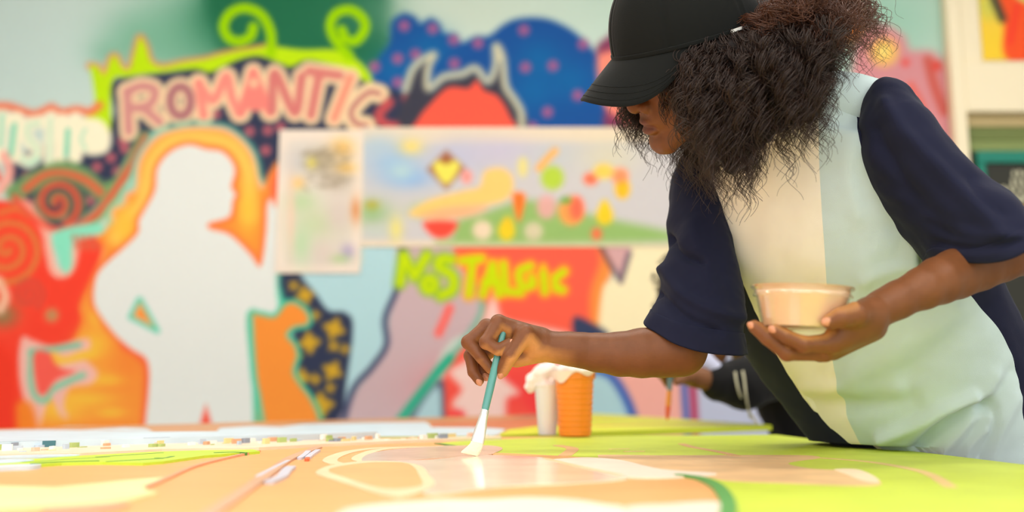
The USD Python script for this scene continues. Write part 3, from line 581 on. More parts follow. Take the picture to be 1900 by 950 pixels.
# ------------------------------------------------------------------ cups
cb = onz(1067, 810.5, BZ)
px = (proj(cb + (0.1, 0, 0)) - proj(cb))[0] / .1     # layout units per metre there
H, RT, RB = 116 / px * 1.02, 36.5 / px, 29.5 / px
t = thing('plastic_cup', 'orange ribbed plastic cup with pale paint on its rim', 'cup', cb + (0, 0, .0009))
pr = [(0, .001), (RB - .002, .001), (RB, .003)]
for k in range(9):
    z = .08 * H + k * .085 * H; r = RB + (RT - RB) * z / H
    pr += [(r - .0003, z - .001), (r + .0008, z), (r + .0008, z + .03 * H), (r - .0003, z + .034 * H)]
pr += [(RT - .001, H * .87), (RT + .001, H * .885), (RT + .0015, H * .98), (RT + .003, H * .985), (RT + .003, H), (RT, H), (RT - .002, H * .97), (RB - .003, .004), (0, .004)]
M_orange = mat('orange_plastic', (255, 140, 40), 0.35, subsurface_weight=0.15, subsurface_radius=(1, .4, .1), subsurface_scale=.004)
obj('cup_body', lathe(pr, cb + (0, 0, .0009), 72), M_orange, t, smooth=35)
a = np.linspace(0, 2 * np.pi, 97)[:-1]
drip = .006 + .016 * np.clip(np.sin(a * 1.5 + 2.2), 0, 1) ** 2 + .004 * np.sin(a * 5)
rows = []
for s in np.linspace(0, 1, 8):
    z = H + .0015 - s * drip; r = RT + .0042 - .0004 * s + (RB - RT) * (s * drip / H)
    rows.append(np.stack([r * np.cos(a), r * np.sin(a), z], 1))
inner = np.stack([(RT - .004) * np.cos(a), (RT - .004) * np.sin(a), np.full(96, H + .0008)], 1)
M_pinkwhite = mat('wet_pale_paint', (252, 226, 205), 0.3)
obj('rim_paint', (np.vstack([inner] + rows) + cb + (0, 0, .0009), tris(grid_faces(9, 96, True))), M_pinkwhite, t, smooth=60, label='pale pink paint run over the rim')
wb = onz(1016, 809, BZ); wb[1] += .015; wb = np.array([wb[0], wb[1], BZ])
t = thing('plastic_cup', 'white plastic cup behind the orange one, smeared with paint', 'cup', wb + (0, 0, .0009))
H2, R2, r2_ = 94 / px, 24 / px, 17 / px
M_whitep = mat('white_plastic', (250, 238, 226), 0.4, subsurface_weight=.2, subsurface_scale=.004)
obj('cup_body', lathe([(0, .001), (r2_ - .001, .001), (r2_, .003), (R2, H2 - .004), (R2 + .002, H2 - .003), (R2 + .002, H2), (R2 - .001, H2), (r2_ - .002, .004), (0, .004)], wb + (0, 0, .0009), 48), M_whitep, t, smooth=35)
# ================================================================== bodies: smooth-blended volumes turned into one skin
class Body:
    def __init__(s, lo, hi, h):
        s.lo, s.h = np.array(lo, float), h
        s.n = np.ceil((np.array(hi) - s.lo) / h).astype(int) + 1
        s.f = np.full(s.n, 1.0, np.float32)
    def _win(s, lo, hi, m):
        a = np.clip(np.floor((np.array(lo) - m - s.lo) / s.h).astype(int), 0, s.n); b = np.clip(np.ceil((np.array(hi) + m - s.lo) / s.h).astype(int) + 1, 0, s.n)
        if (b <= a).any(): return None, None
        g = np.meshgrid(*[s.lo[k] + s.h * np.arange(a[k], b[k]) for k in range(3)], indexing='ij')
        return tuple(slice(a[k], b[k]) for k in range(3)), np.stack(g, -1)
    def _mix(s, sl, d, k, cut=False):
        o = s.f[sl]
        if cut: d = -d; h = np.maximum(k - np.abs(o - d), 0) / k; s.f[sl] = np.maximum(o, d) + h * h * k / 4
        else: h = np.maximum(k - np.abs(o - d), 0) / k; s.f[sl] = np.minimum(o, d) - h * h * k / 4
    def cone(s, a, b, ra, rb, k=0.008, cut=False):
        a, b = np.asarray(a, float), np.asarray(b, float); r = max(ra, rb); m = k + 4 * s.h
        sl, p = s._win(np.minimum(a, b) - r, np.maximum(a, b) + r, m)
        if sl is None: return
        ab = b - a; t = np.clip((p - a) @ ab / max(ab @ ab, 1e-12), 0, 1)
        d = np.linalg.norm(p - a - t[..., None] * ab, axis=-1) - (ra + (rb - ra) * t)
        s._mix(sl, d, k, cut)
    def chain(s, pts, rs, k=0.006):
        for i in range(len(pts) - 1): s.cone(pts[i], pts[i + 1], rs[i], rs[i + 1], k)
    def ball(s, c, r, R=None, k=0.008, cut=False):
        c, r = np.asarray(c, float), np.broadcast_to(np.asarray(r, float), (3,)); R = np.eye(3) if R is None else R
        e = np.sqrt(((R * r[:, None]) ** 2).sum(0)); sl, p = s._win(c - e, c + e, k + 4 * s.h)
        if sl is None: return
        q = (p - c) @ R.T; k0 = np.linalg.norm(q / r, axis=-1); k1 = np.linalg.norm(q / r ** 2, axis=-1)
        s._mix(sl, np.where(k1 > 1e-9, k0 * (k0 - 1) / np.maximum(k1, 1e-9), -r.min()), k, cut)
    def mesh(s):
        f = s.f
        for k in range(3):
            for e in (0, -1):
                q = np.moveaxis(f, k, 0); q[e] = np.maximum(q[e], s.h * .6)
        n = np.array(f.shape); neg = f < 0
        cell = np.zeros(n - 1, bool); cnt = np.zeros(n - 1, np.int8)
        for i in (0, 1):
            for j in (0, 1):
                for k in (0, 1): cnt += neg[i:n[0] - 1 + i, j:n[1] - 1 + j, k:n[2] - 1 + k]
        idx = np.argwhere((cnt > 0) & (cnt < 8)); ids = np.full(n - 1, -1, np.int64); ids[tuple(idx.T)] = np.arange(len(idx))
        corner = np.array([(i, j, k) for i in (0, 1) for j in (0, 1) for k in (0, 1)])
        val = np.stack([f[tuple((idx + c).T)] for c in corner], 1)
        acc, w = np.zeros((len(idx), 3)), np.zeros(len(idx))
        for a in range(8):
            for b in range(a + 1, 8):
                if abs(corner[a] - corner[b]).sum() != 1: continue
                va, vb = val[:, a], val[:, b]; m = (va < 0) != (vb < 0); t = np.where(m, va / np.where(m, va - vb, 1), 0)
                acc += np.where(m[:, None], corner[a] + t[:, None] * (corner[b] - corner[a]), 0); w += m
        v = s.lo + s.h * (idx + acc / w[:, None]); faces = []
        for ax in range(3):
            o1, o2 = (ax + 1) % 3, (ax + 2) % 3; sl0 = [slice(None)] * 3; sl1 = [slice(None)] * 3; sl0[ax] = slice(0, n[ax] - 1); sl1[ax] = slice(1, n[ax])
            for q in (o1, o2): sl0[q] = slice(1, n[q] - 1); sl1[q] = slice(1, n[q] - 1)
            A, B = neg[tuple(sl0)], neg[tuple(sl1)]; e = np.argwhere(A != B)
            off = np.ones(3, int); off[ax] = 0; base = e + off; flip = A[tuple(e.T)]
            d1, d2 = np.eye(3, dtype=int)[o1], np.eye(3, dtype=int)[o2]
            q = np.stack([ids[tuple((base - d1 - d2).T)], ids[tuple((base - d2).T)], ids[tuple(base.T)], ids[tuple((base - d1).T)]], 1)
            q[~flip] = q[~flip][:, ::-1]; faces.append(q)
        q = np.vstack(faces)
        return v, tris(q)
def smooth_mesh(v, f, it=4, lam=.5):
    e = np.vstack([f[:, [0, 1]], f[:, [1, 2]], f[:, [2, 0]]]); e = np.vstack([e, e[:, ::-1]])
    import scipy.sparse as sp
    A = sp.coo_matrix((np.ones(len(e)), (e[:, 0], e[:, 1])), (len(v), len(v))).tocsr(); A.data[:] = 1
    dg = np.maximum(np.asarray(A.sum(1)).ravel(), 1)[:, None]
    for i in range(it):
        v = v + lam * (A @ v / dg - v); v = v - (lam + .02) * (A @ v / dg - v)
    return v
def vnormals(v, f):
    n = np.zeros_like(v); c = np.cross(v[f[:, 1]] - v[f[:, 0]], v[f[:, 2]] - v[f[:, 0]])
    for k in range(3): np.add.at(n, f[:, k], c)
    return n / np.maximum(np.linalg.norm(n, axis=1, keepdims=True), 1e-12)
def fuse(parts):
    """one continuous skin out of overlapping closed pieces"""
    try:
        out = None
        for v, f in parts:
            m = m3.Manifold(m3.Mesh(np.asarray(v, np.float32), np.asarray(f, np.uint32)))
            if m.status() != m3.Error.NoError: raise ValueError(str(m.status()))
            out = m if out is None else out + m
        g = out.to_mesh(); return np.array(g.vert_properties[:, :3], float), np.array(g.tri_verts, int)
    except Exception as e:
        print('fuse fell back to joining:', e); return cat(*parts)
def skin_mat(name, spec=.35, rough=.5):
    n = {'a': ('attribute', {'attribute': 'paint'}), 'tc': ('texture_coordinate', {}), 'n': ('noise_texture', {'scale': 38, 'detail': 5, 'roughness': .6}),
         'r': ('rgb_ramp', {'ramp': [(.3, (.86, .84, .82)), (.7, (1.06, 1.06, 1.06))]}), 'm': ('mix', {'mix_type': 'multiply', 'fac': 1.0}),
         'w': ('noise_texture', {'scale': 420, 'detail': 3}), 'u': ('bump', {'strength': .22, 'distance': .0008}),
         'p': ('principled_bsdf', {'roughness': rough, 'specular_ior_level': spec, 'subsurface_weight': .12, 'subsurface_radius': (1.0, .35, .15), 'subsurface_scale': .005})}
    MATS[name] = usdkit.material(stage, '/World/Looks/' + name, n, [('tc.object', 'n.vector'), ('n.fac', 'r.fac'), ('a.color', 'm.color1'), ('r.color', 'm.color2'), ('m.color', 'p.base_color'), ('tc.object', 'w.vector'), ('w.fac', 'u.height'), ('u.normal', 'p.normal')], surface='p.BSDF')
    return MATS[name]
M_skin = skin_mat('skin')
SKIN, PALM, LIP = (122, 73, 39), (206, 146, 84), (112, 66, 54)
def unit(v): v = np.asarray(v, float); return v / np.linalg.norm(v)

# ------------------------------------------------------------------ the painter: joints
def J(*a): return P(*a)
SHO_L, SHO_R = J(1655, 232, 1.63), J(1300, 345, 1.80)
ELB_R, WRI_R = J(1268, 648, 1.735), J(1014, 640, 1.728)
ELB_L, WRI_L = J(1892, 460, 1.548), J(1626, 583, 1.435)
# head frame: x to her right, y where she looks, z up
_p, _y, _r = math.radians(19), math.radians(9), math.radians(22)
HF = np.array([-math.cos(_p) * math.cos(_y), -math.cos(_p) * math.sin(_y), -math.sin(_p)])
HR = unit(np.array([0, math.cos(_r), math.sin(_r)]) - HF * (np.array([0, math.cos(_r), math.sin(_r)]) @ HF)); HU = np.cross(HR, HF)
HM = np.stack([HR, HF, HU])
HO = P(1172, 201, 1.635) - np.array([0, .115, -.045]) @ HM
def H(x, y, z): return HO + np.array([x, y, z]) @ HM

# head
def head_parts():
    B = Body(HO - .17, HO + .17, .0021)
    b = lambda c, r, k=.012, cut=False: B.ball(H(*c), r, HM, k, cut)
    b((0, -.012, .022), (.074, .094, .086)); b((0, .03, .012), (.066, .066, .062), .02); b((0, .05, -.03), (.054, .045, .06), .02)
    b((0, .06, -.068), (.042, .036, .036), .02)
    for s in (-1, 1):
        b((s * .04, .062, -.032), (.024, .022, .022), .015)
        B.cone(H(s * .056, .012, -.062), H(s * .022, .078, -.108), .015, .014, .02)
        B.cone(H(s * .012, .088, .016), H(s * .048, .066, .012), .010, .010, .012)           # brow
        b((s * .032, .094, -.006), (.017, .012, .011), .006, True); b((s * .032, .076, -.006), (.0155, .0155, .0135), .003)
        b((s * .076, -.012, -.03), (.008, .018, .03), .004); b((s * .083, -.008, -.028), (.005, .010, .018), .004, True)
    B.cone(H(0, .09, .004), H(0, .110, -.040), .0085, .0105, .010); b((0, .1085, -.0445), (.0125, .0115, .0105), .006)
    for s in (-1, 1): b((s * .0155, .0965, -.0475), (.0098, .0125, .0095), .005)
    for s in (-1, 1): b((s * .0078, .1035, -.0555), (.0042, .0065, .0055), .002, True)
    B.cone(H(-.02, .083, -.066), H(.02, .083, -.066), .013, .013, .012)
    b((0, .0945, -.0705), (.0235, .0115, .0068), .005); b((0, .0935, -.0845), (.0215, .0115, .0078), .004)
    B.cone(H(-.025, .099, -.0775), H(0, .1085, -.0772), .0012, .0018, .002, True); B.cone(H(.025, .099, -.0775), H(0, .1085, -.0772), .0012, .0018, .002, True)
    b((0, .080, -.1115), (.022, .0165, .0150), .014)
    B.cone(H(0, -.03, -.045), J(1500, 200, 1.68), .048, .050, .03)
    v, f = B.mesh(); v = smooth_mesh(v, f, 3)
    q = (v - HO) @ HM.T
    lip = np.clip(1 - (((q[:, 0] / .024) ** 2 + ((q[:, 2] + .0785) / .0135) ** 2)), 0, 1) * (q[:, 1] > .085)
    c = np.tile(lin(SKIN), (len(v), 1)); c = c * (1 - .8 * np.minimum(lip * 3, 1)[:, None]) + .8 * np.minimum(lip * 3, 1)[:, None] * lin(LIP)
    return v, f, c
# the hand with the brush
BR0, BR1 = onz(880, 846, BZ + .002), P(937, 602, 1.708)
def hand_right():
    T = dict(
        thumb=([(1000, 640, 1.715), (976, 619, 1.695), (946, 660, 1.690), (932, 688, 1.697)], [.0150, .0130, .0118, .0098]),
        index=([(1004, 628, 1.722), (925, 599, 1.706), (902, 635, 1.692), (924, 649, 1.688), (944, 637, 1.692)], [.0160, .0118, .0098, .0088, .0076]),
        middle=([(1008, 632, 1.735), (903, 607, 1.728), (869, 635, 1.717), (893, 663, 1.709), (910, 684, 1.708)], [.0160, .0118, .0100, .0090, .0080]),
        ring=([(1010, 640, 1.742), (896, 622, 1.745), (873, 660, 1.735), (878, 690, 1.727), (889, 706, 1.724)], [.0150, .0112, .0095, .0086, .0076]),
        little=([(1012, 648, 1.745), (905, 640, 1.758), (886, 672, 1.748), (893, 690, 1.742), (902, 699, 1.738)], [.0140, .0100, .0084, .0076, .0068]))
    pts = {k: [J(*p) for p in v[0]] for k, v in T.items()}
    allp = np.vstack([np.array(p) for p in pts.values()] + [ELB_R[None], WRI_R[None], SHO_R[None]])
    lo, hi = allp.min(0) - .06, allp.max(0) + .06; hi[2] = ELB_R[2] + .14
    B = Body(lo, hi, .0018)
    for k, (p, r) in T.items():
        q = pts[k]
        if k == 'thumb': B.chain(q[:2], r[:2], .014); B.chain(q[1:], r[1:], .0025)
        else:
            B.cone(q[0], q[1], r[0], r[1], .012); B.chain(q[1:], r[1:], .002)
            for j in (1, 2): B.ball(q[j], r[j] * 1.06, k=.003)
    B.cone(J(1003, 652, 1.728), J(958, 664, 1.722), .0165, .0145, .012); B.cone(J(1000, 640, 1.728), J(930, 625, 1.725), .017, .012, .014)
    B.cone(J(995, 643, 1.712), J(975, 625, 1.700), .0150, .0125, .010)
    B.cone(J(938, 626, 1.737), J(899, 660, 1.737), .0125, .0105, .006)
    ch = [(1004, 641, 1.728, .0205), (1026, 644, 1.728, .0222), (1054, 646.5, 1.729, .0240), (1081, 650, 1.730, .0265), (1108, 654, 1.731, .0290), (1150, 657, 1.732, .0330), (1190, 655, 1.733, .0368), (1230, 652, 1.734, .0385), (1262, 648, 1.735, .0385)]
    B.chain([J(*c[:3]) for c in ch], [c[3] for c in ch], .004); B.cone(J(1015, 643, 1.716), J(1060, 648, 1.722), .017, .020, .012); B.cone(J(1015, 643, 1.740), J(1060, 648, 1.738), .017, .020, .012)
    B.cone(J(*ch[-1][:3]), J(1284, 590, 1.75), .0385, .038, .012)
    B.cone(J(1286, 600, 1.752), J(1298, 480, 1.77), .037, .032, .01)
    v, f = B.mesh(); v = smooth_mesh(v, f, 3); n = vnormals(v, f)
    pd = unit([.35, -.15, -.95]); pc = J(965, 655, 1.72)
    w = np.clip(n @ pd * 2.2 - .3, 0, 1) * np.clip(1.6 - np.linalg.norm((v - pc) * [1, .7, 1], axis=1) / .055, 0, 1)
    c = lin(SKIN) * (1 - w[:, None]) + lin(PALM) * w[:, None]
    return v, f, c, pts
# the hand with the bowl
BOWL = P(1489, 573, 1.425)
def hand_left():
    T = dict(
        thumb=([(1612, 580, 1.415), (1588, 583, 1.385), (1560, 590, 1.370), (1541, 597, 1.3715)], [.0175, .0145, .0122, .0098]),
        index=([(1612, 600, 1.42), (1545, 636, 1.400), (1492, 639, 1.395), (1460, 625, 1.396), (1440, 613, 1.400)], [.0160, .0118, .0098, .0088, .0078]),
        middle=([(1615, 605, 1.43), (1530, 652, 1.420), (1460, 654, 1.412), (1424, 627, 1.412), (1400, 606, 1.414)], [.0160, .0122, .0102, .0092, .0082]),
        ring=([(1618, 605, 1.44), (1522, 654, 1.442), (1464, 650, 1.446), (1434, 628, 1.450), (1412, 608, 1.454)], [.0150, .0112, .0096, .0088, .0078]),
        little=([(1620, 605, 1.45), (1528, 648, 1.465), (1488, 642, 1.474), (1466, 628, 1.480), (1450, 613, 1.484)], [.0140, .0104, .0086, .0078, .0068]))
    pts = {k: [J(*p) for p in v[0]] for k, v in T.items()}
    allp = np.vstack([np.array(p) for p in pts.values()] + [ELB_L[None], WRI_L[None]])
    lo, hi = allp.min(0) - .065, allp.max(0) + .065; hi[2] += .03
    B = Body(lo, hi, .0018)
    for k, (p, r) in T.items():
        q = pts[k]
        if k == 'thumb': B.chain(q[:2], r[:2], .012); B.chain(q[1:], r[1:], .003)
        else:
            B.cone(q[0], q[1], r[0], r[1], .012); B.chain(q[1:], r[1:], .002)
            for j in (1, 2): B.ball(q[j], r[j] * 1.05, k=.003)
    B.cone(J(1605, 592, 1.418), J(1560, 620, 1.402), .0185, .0150, .014); B.cone(J(1612, 600, 1.44), J(1545, 648, 1.45), .0170, .0125, .014)
    ch = [(1612, 584, 1.430, .0195), (1636, 570, 1.438, .0205), (1672, 553, 1.446, .0230), (1712, 535, 1.458, .0270), (1742, 521, 1.476, .0305), (1772, 509, 1.496, .0325), (1812, 491, 1.516, .0350), (1852, 474, 1.533, .0360)]
    B.chain([J(*c[:3]) for c in ch], [c[3] for c in ch], .004); B.cone(J(*ch[-1][:3]), ELB_L, .0365, .036, .004); B.cone(J(1618, 580, 1.420), J(1660, 560, 1.436), .016, .019, .012); B.cone(J(1618, 582, 1.446), J(1660, 560, 1.450), .016, .019, .012)
    B.cone(ELB_L, J(1745, 345, 1.570), .034, .038, .01)
    v, f = B.mesh(); v = smooth_mesh(v, f, 3); n = vnormals(v, f)
    pc = J(1520, 630, 1.43); w = np.clip(n[:, 2] * 2 - .4, 0, 1) * np.clip(2 - np.linalg.norm(v - pc, axis=1) / .05, 0, 1) * (v[:, 0] < J(1575, 600, 1.42)[0])
    c = lin(SKIN) * (1 - w[:, None]) + lin(PALM) * w[:, None]
    return v, f, c, pts
SPINE = np.array([J(1800, 985, 1.945), J(1752, 830, 1.905), J(1700, 700, 1.865), J(1640, 580, 1.825), J(1580, 470, 1.785), J(1525, 370, 1.745), J(1508, 228, 1.70), J(1516, 168, 1.675)])
hv, hf, hc = head_parts(); rv, rf, rc, RP = hand_right(); lv, lf, lc, LP = hand_left()
def core():
    pts = np.vstack([SPINE, SHO_L[None], SHO_R[None]]); B = Body(np.minimum(pts.min(0) - .25, (9, 9, .02)), pts.max(0) + .2, .009)
    for i in range(len(SPINE) - 1): B.cone(SPINE[i], SPINE[i + 1], .075 if i < 4 else (.062, .055, .045)[i - 4], .075 if i < 3 else (.062, .055, .045, .045)[i - 3], .03)
    B.cone(SPINE[5], SHO_L, .045, .030, .02); B.cone(SPINE[5], SHO_R, .045, .034, .03); B.cone(SHO_L, J(1745, 345, 1.570), .030, .038, .02); B.cone(SHO_R, J(1294, 590, 1.755), .031, .034, .02)
    for x, y in LEGS: B.cone(SPINE[0] * .5 + np.array([x, y, SPINE[0][2]]) * .5, (x, y, .5), .08, .055, .04); B.cone((x, y, .5), (x, y, .07), .05, .034, .03)
    return smooth_mesh(*(lambda m: (m[0], m[1]))(B.mesh()), 2), B.mesh()[1]
LEGS = [(SPINE[0][0] + .085, SPINE[0][1] - .075), (SPINE[0][0] + .0, SPINE[0][1] + .095)]
cv, cf = core()
painter = thing('person', 'painting person in a black cap and a navy, cream and mint shirt', 'person', (SPINE[0][0], SPINE[0][1], 0))
sv, sf = fuse([(hv, hf), (rv, rf), (lv, lf), (cv, cf)])
def biggest(v, f):
    import scipy.sparse as sp, scipy.sparse.csgraph
    n, lab = sp.csgraph.connected_components(sp.coo_matrix((np.ones(len(f) * 2), (np.r_[f[:, 0], f[:, 1]], np.r_[f[:, 1], f[:, 2]])), (len(v), len(v))), directed=False)
    k = np.bincount(lab[f[:, 0]]).argmax(); g = f[lab[f[:, 0]] == k]; u, inv = np.unique(g, return_inverse=True); return v[u], inv.reshape(g.shape)
sv, sf = biggest(sv, sf)
ref_v, ref_c = np.vstack([hv, rv, lv, cv]), np.vstack([hc, rc, lc, np.tile(lin(SKIN), (len(cv), 1))])
_, near_i = cKDTree(ref_v).query(sv)
obj('body', (sv, sf), M_skin, painter, smooth=True, paint=ref_c[near_i], label='bare brown forearms, hands and lower face')
M_nail = mat('fingernail', (206, 140, 104), .3)
def nail(a, b, off, r, parent=painter):
    """a fingernail on the end of the bone a-b, on the side off points to"""
    ax = unit(b - a); o = unit(off - ax * (off @ ax)); s = np.cross(ax, o)
    m = trimesh.creation.icosphere(2); v = m.vertices * [r * 1.0, r * .68, r * .30]
    v[:, 2] -= .25 * r * (v[:, 1] / (r * .68)) ** 2
    obj('fingernail', (b + ax * r * .30 + o * r * .80 + v @ np.stack([ax, s, o]), m.faces), M_nail, parent, smooth=True)
toward = lambda p, up=0, side=0: unit(EYE - p) + np.array([side, 0, up])
for k, up, side in (('thumb', .2, .3), ('middle', .35, .1), ('ring', .2, -.5), ('index', -.6, -.6), ('little', .3, -.3)): nail(RP[k][-2], RP[k][-1], toward(RP[k][-1], up, side), .0088 if k == 'thumb' else .0074)
for k, up, side in (('thumb', .35, 0), ('middle', -.35, -.2), ('index', -.2, -.2), ('ring', -.8, -.5), ('little', -.8, -.5)): nail(LP[k][-2], LP[k][-1], toward(LP[k][-1], up, side), .0090 if k == 'thumb' else .0074)
for s in (-1, 1):
    e = obj('eye', (H(s * .032, .0772, -.006) + trimesh.creation.icosphere(3).vertices * .0132, trimesh.creation.icosphere(3).faces), mat('eye_white', (236, 230, 222), .2), painter, smooth=True)
    obj('iris', (H(s * .032, .0868, -.0085) + (trimesh.creation.icosphere(2).vertices * [.0058, .0042, .0058]) @ HM, trimesh.creation.icosphere(2).faces), mat('iris_dark', (46, 28, 18), .15), e, smooth=True)
# ------------------------------------------------------------------ the painter's clothes
def cloth(name, rgb, bump=.35, sheen=.15, var=.05, rough=.85):
    c = lin(rgb)
    n = {'tc': ('texture_coordinate', {}), 'n': ('noise_texture', {'scale': 9, 'detail': 4}), 'r': ('rgb_ramp', {'ramp': [(.3, c * (1 - var)), (.7, np.minimum(c * (1 + var), 1))]}),
         'w': ('noise_texture', {'scale': 700, 'detail': 2}), 'w2': ('noise_texture', {'scale': 22, 'detail': 3}), 'ad': ('math', {'math_type': 'multiply_add', 'value2': .25}),
         'u': ('bump', {'strength': bump, 'distance': .0016}), 'p': ('principled_bsdf', {'roughness': rough, 'specular_ior_level': .2, 'sheen_weight': sheen, 'sheen_roughness': .45})}
    MATS[name] = usdkit.material(stage, '/World/Looks/' + name, n, [('tc.object', 'n.vector'), ('n.fac', 'r.fac'), ('r.color', 'p.base_color'), ('tc.object', 'w.vector'), ('tc.object', 'w2.vector'), ('w.fac', 'ad.value1'), ('w2.fac', 'ad.value3'), ('ad.value', 'u.height'), ('u.normal', 'p.normal')], surface='p.BSDF')
    return MATS[name]
M_navy, M_creamc, M_mint = cloth('navy_cotton', (27, 29, 50), sheen=.04, rough=.9), cloth('cream_cotton', (250, 240, 220)), cloth('mint_cotton', (202, 219, 217))
def interp(vals, t):
    v = np.asarray(vals, float); k = np.arange(len(v)); c = catmull(v if v.ndim > 1 else np.stack([v, v * 0], 1), 24)
    kk = np.linspace(0, len(v) - 1, len(c)); out = np.stack([np.interp(t * (len(v) - 1), kk, c[:, i]) for i in range(c.shape[1])], -1)
    return out if v.ndim > 1 else out[..., 0]
TA = [.205, .202, .198, .194, .192, .188, .172, .074]; TF = [.105, .118, .125, .125, .125, .116, .092, .070]; TBk = [.12, .12, .115, .11, .105, .10, .088, .066]
AR = lambda t: 1 + .40 * np.exp(-((t - .42) / .25) ** 2)
L_top, L_hip = unit(J(1648, 215, 1.60) - SHO_R), unit([.66, -.75, 0])
FOLDS = [  # soft folds: (points in layout units on the shirt, width, height)
    ([(1690, 842), (1742, 800), (1792, 768), (1836, 752)], 12, -.022), ([(1640, 812), (1700, 788), (1750, 760), (1806, 742)], 14, .014), ([(1500, 722), (1600, 728), (1660, 720)], 20, .007), ([(1500, 748), (1620, 754), (1690, 742)], 18, -.007), ([(1820, 850), (1845, 800), (1850, 760)], 7, -.004), ([(1790, 860), (1800, 830), (1830, 800)], 7, .004), ([(1600, 520), (1660, 500), (1720, 510)], 14, .005),
    ([(1560, 752), (1650, 716), (1760, 640), (1835, 572)], 26, -.007), ([(1590, 690), (1680, 640), (1770, 575)], 26, .006),
    ([(1690, 385), (1722, 440), (1716, 500), (1690, 540)], 16, -.010), ([(1660, 370), (1690, 430), (1690, 490)], 16, .008), ([(1740, 850), (1790, 800), (1850, 700)], 14, .006),
    ([(1760, 850), (1830, 770), (1880, 690)], 12, -.005), ([(1840, 860), (1860, 800), (1890, 740)], 12, .005), ([(1580, 240), (1572, 320), (1590, 400)], 18, .004), ([(1600, 500), (1570, 600), (1580, 700)], 30, .006)]
FOLD_L = [(LineString(catmull(p, 8)), w, h) for p, w, h in FOLDS]
def torso(phi, t, folds=True):
    c = interp(SPINE, t); k = np.clip((t * 7 - 2) / 4, 0, 1)[..., None]
    l = L_hip * (1 - k) + L_top * k; l = l / np.linalg.norm(l, axis=-1, keepdims=True)
    s = interp(SPINE, np.clip(t + .02, 0, 1)) - interp(SPINE, np.clip(t - .02, 0, 1)); s = s / np.linalg.norm(s, axis=-1, keepdims=True)
    l = l - s * (l * s).sum(-1, keepdims=True); l = l / np.linalg.norm(l, axis=-1, keepdims=True); n = np.cross(l, s)
    a, bf, bb = interp(TA, t), interp(TF, t), interp(TBk, t)
    e = 2 / 2.25; cs, sn = np.cos(phi), np.sin(phi)
    X = np.where(sn < 0, a * AR(t), a) * np.sign(sn) * np.abs(sn) ** e; Y = np.where(cs > 0, bf, bb) * np.sign(cs) * np.abs(cs) ** e
    d = l * X[..., None] + n * Y[..., None]; p = c + d
    if folds:
        o = d / np.linalg.norm(d, axis=-1, keepdims=True)
        h = .004 * fnoise(p, 7, 1) + .002 * fnoise(p, 18, 2)
        q = proj(p).reshape(-1, 2); front = ((EYE - p) * o).sum(-1).ravel() > 0; hh = np.zeros(len(q))
        for g, w, amp in FOLD_L:
            dd = shapely.distance(g, shapely.points(q)); hh += amp * np.exp(-(dd / w) ** 2) * front
        p = p + o * (h + hh.reshape(h.shape))[..., None]
    return p
# seams: the surface angle at which each seam runs, row by row, found from the seams' own lines
def curve_x(pts):
    q = catmull(pts, 10); i = np.argsort(q[:, 1]); return lambda y: np.interp(y, q[i, 1], q[i, 0])
SEAM = [curve_x([(1296, 270), (1305, 310), (1322, 385), (1348, 455), (1378, 525), (1402, 580), (1432, 640), (1472, 710), (1518, 772), (1590, 836), (1640, 900), (1700, 1000)]),
        curve_x([(1518, 180), (1520, 300), (1525, 380), (1531, 480), (1537, 600), (1545, 670), (1558, 730), (1580, 790), (1606, 840), (1650, 900), (1700, 985)]),
        curve_x([(1606, 140), (1592, 200), (1590, 240), (1606, 300), (1640, 352), (1690, 410), (1740, 480), (1796, 545), (1838, 590), (1870, 640), (1890, 700), (1899, 770), (1906, 860), (1912, 1000)])]
NT = 150
tt = np.linspace(0.0, .985, NT); ph = np.radians(np.linspace(-130, 140, 271))
S = torso(ph[None, :] + 0 * tt[:, None], tt[:, None] + 0 * ph[None, :]); Q = proj(S)
bound = []
for k, fx in enumerate(SEAM):
    out = []
    for i in range(NT):
        f = Q[i, :, 0] - fx(Q[i, :, 1]); lo_, hi_ = [(-95, 40), (-60, 80), (0, 130)][k]
        m = np.nonzero((f[:-1] < 0) & (f[1:] >= 0) & (ph[:-1] > math.radians(lo_)) & (ph[:-1] < math.radians(hi_)))[0]
        out.append(ph[m[0]] + (ph[m[0] + 1] - ph[m[0]]) * (-f[m[0]]) / (f[m[0] + 1] - f[m[0]]) if len(m) else np.nan)
    o = np.array(out); ok = ~np.isnan(o); o = np.interp(tt, tt[ok], o[ok]) if ok.any() else np.full(NT, math.radians([-40, 10, 80][k]))
    o = np.convolve(np.pad(o, 4, mode='edge'), np.ones(9) / 9, 'valid'); bound.append(o)
bound[1] = np.maximum(bound[1], bound[0] + .05); bound[2] = np.maximum(bound[2], bound[1] + .05)
def ease_table(p):
    """the shirt rests on the board's edge: nothing of it sinks into board or table"""
    p = p.copy(); ex = far_a[0] + (p[..., 1] - far_a[1]) * edge[0] / edge[1]
    gap = p[..., 0] - ex; top = BZ + .0075
    inside = (gap < .018) & (p[..., 1] < far_a[1] + .02) & (p[..., 2] < top) & (p[..., 2] > .4)
    up = inside & (top - p[..., 2] < (.018 - gap) * .8)
    p[..., 2] = np.where(up, top, p[..., 2]); p[..., 0] = np.where(inside & ~up, ex + .018, p[..., 0])
    return p
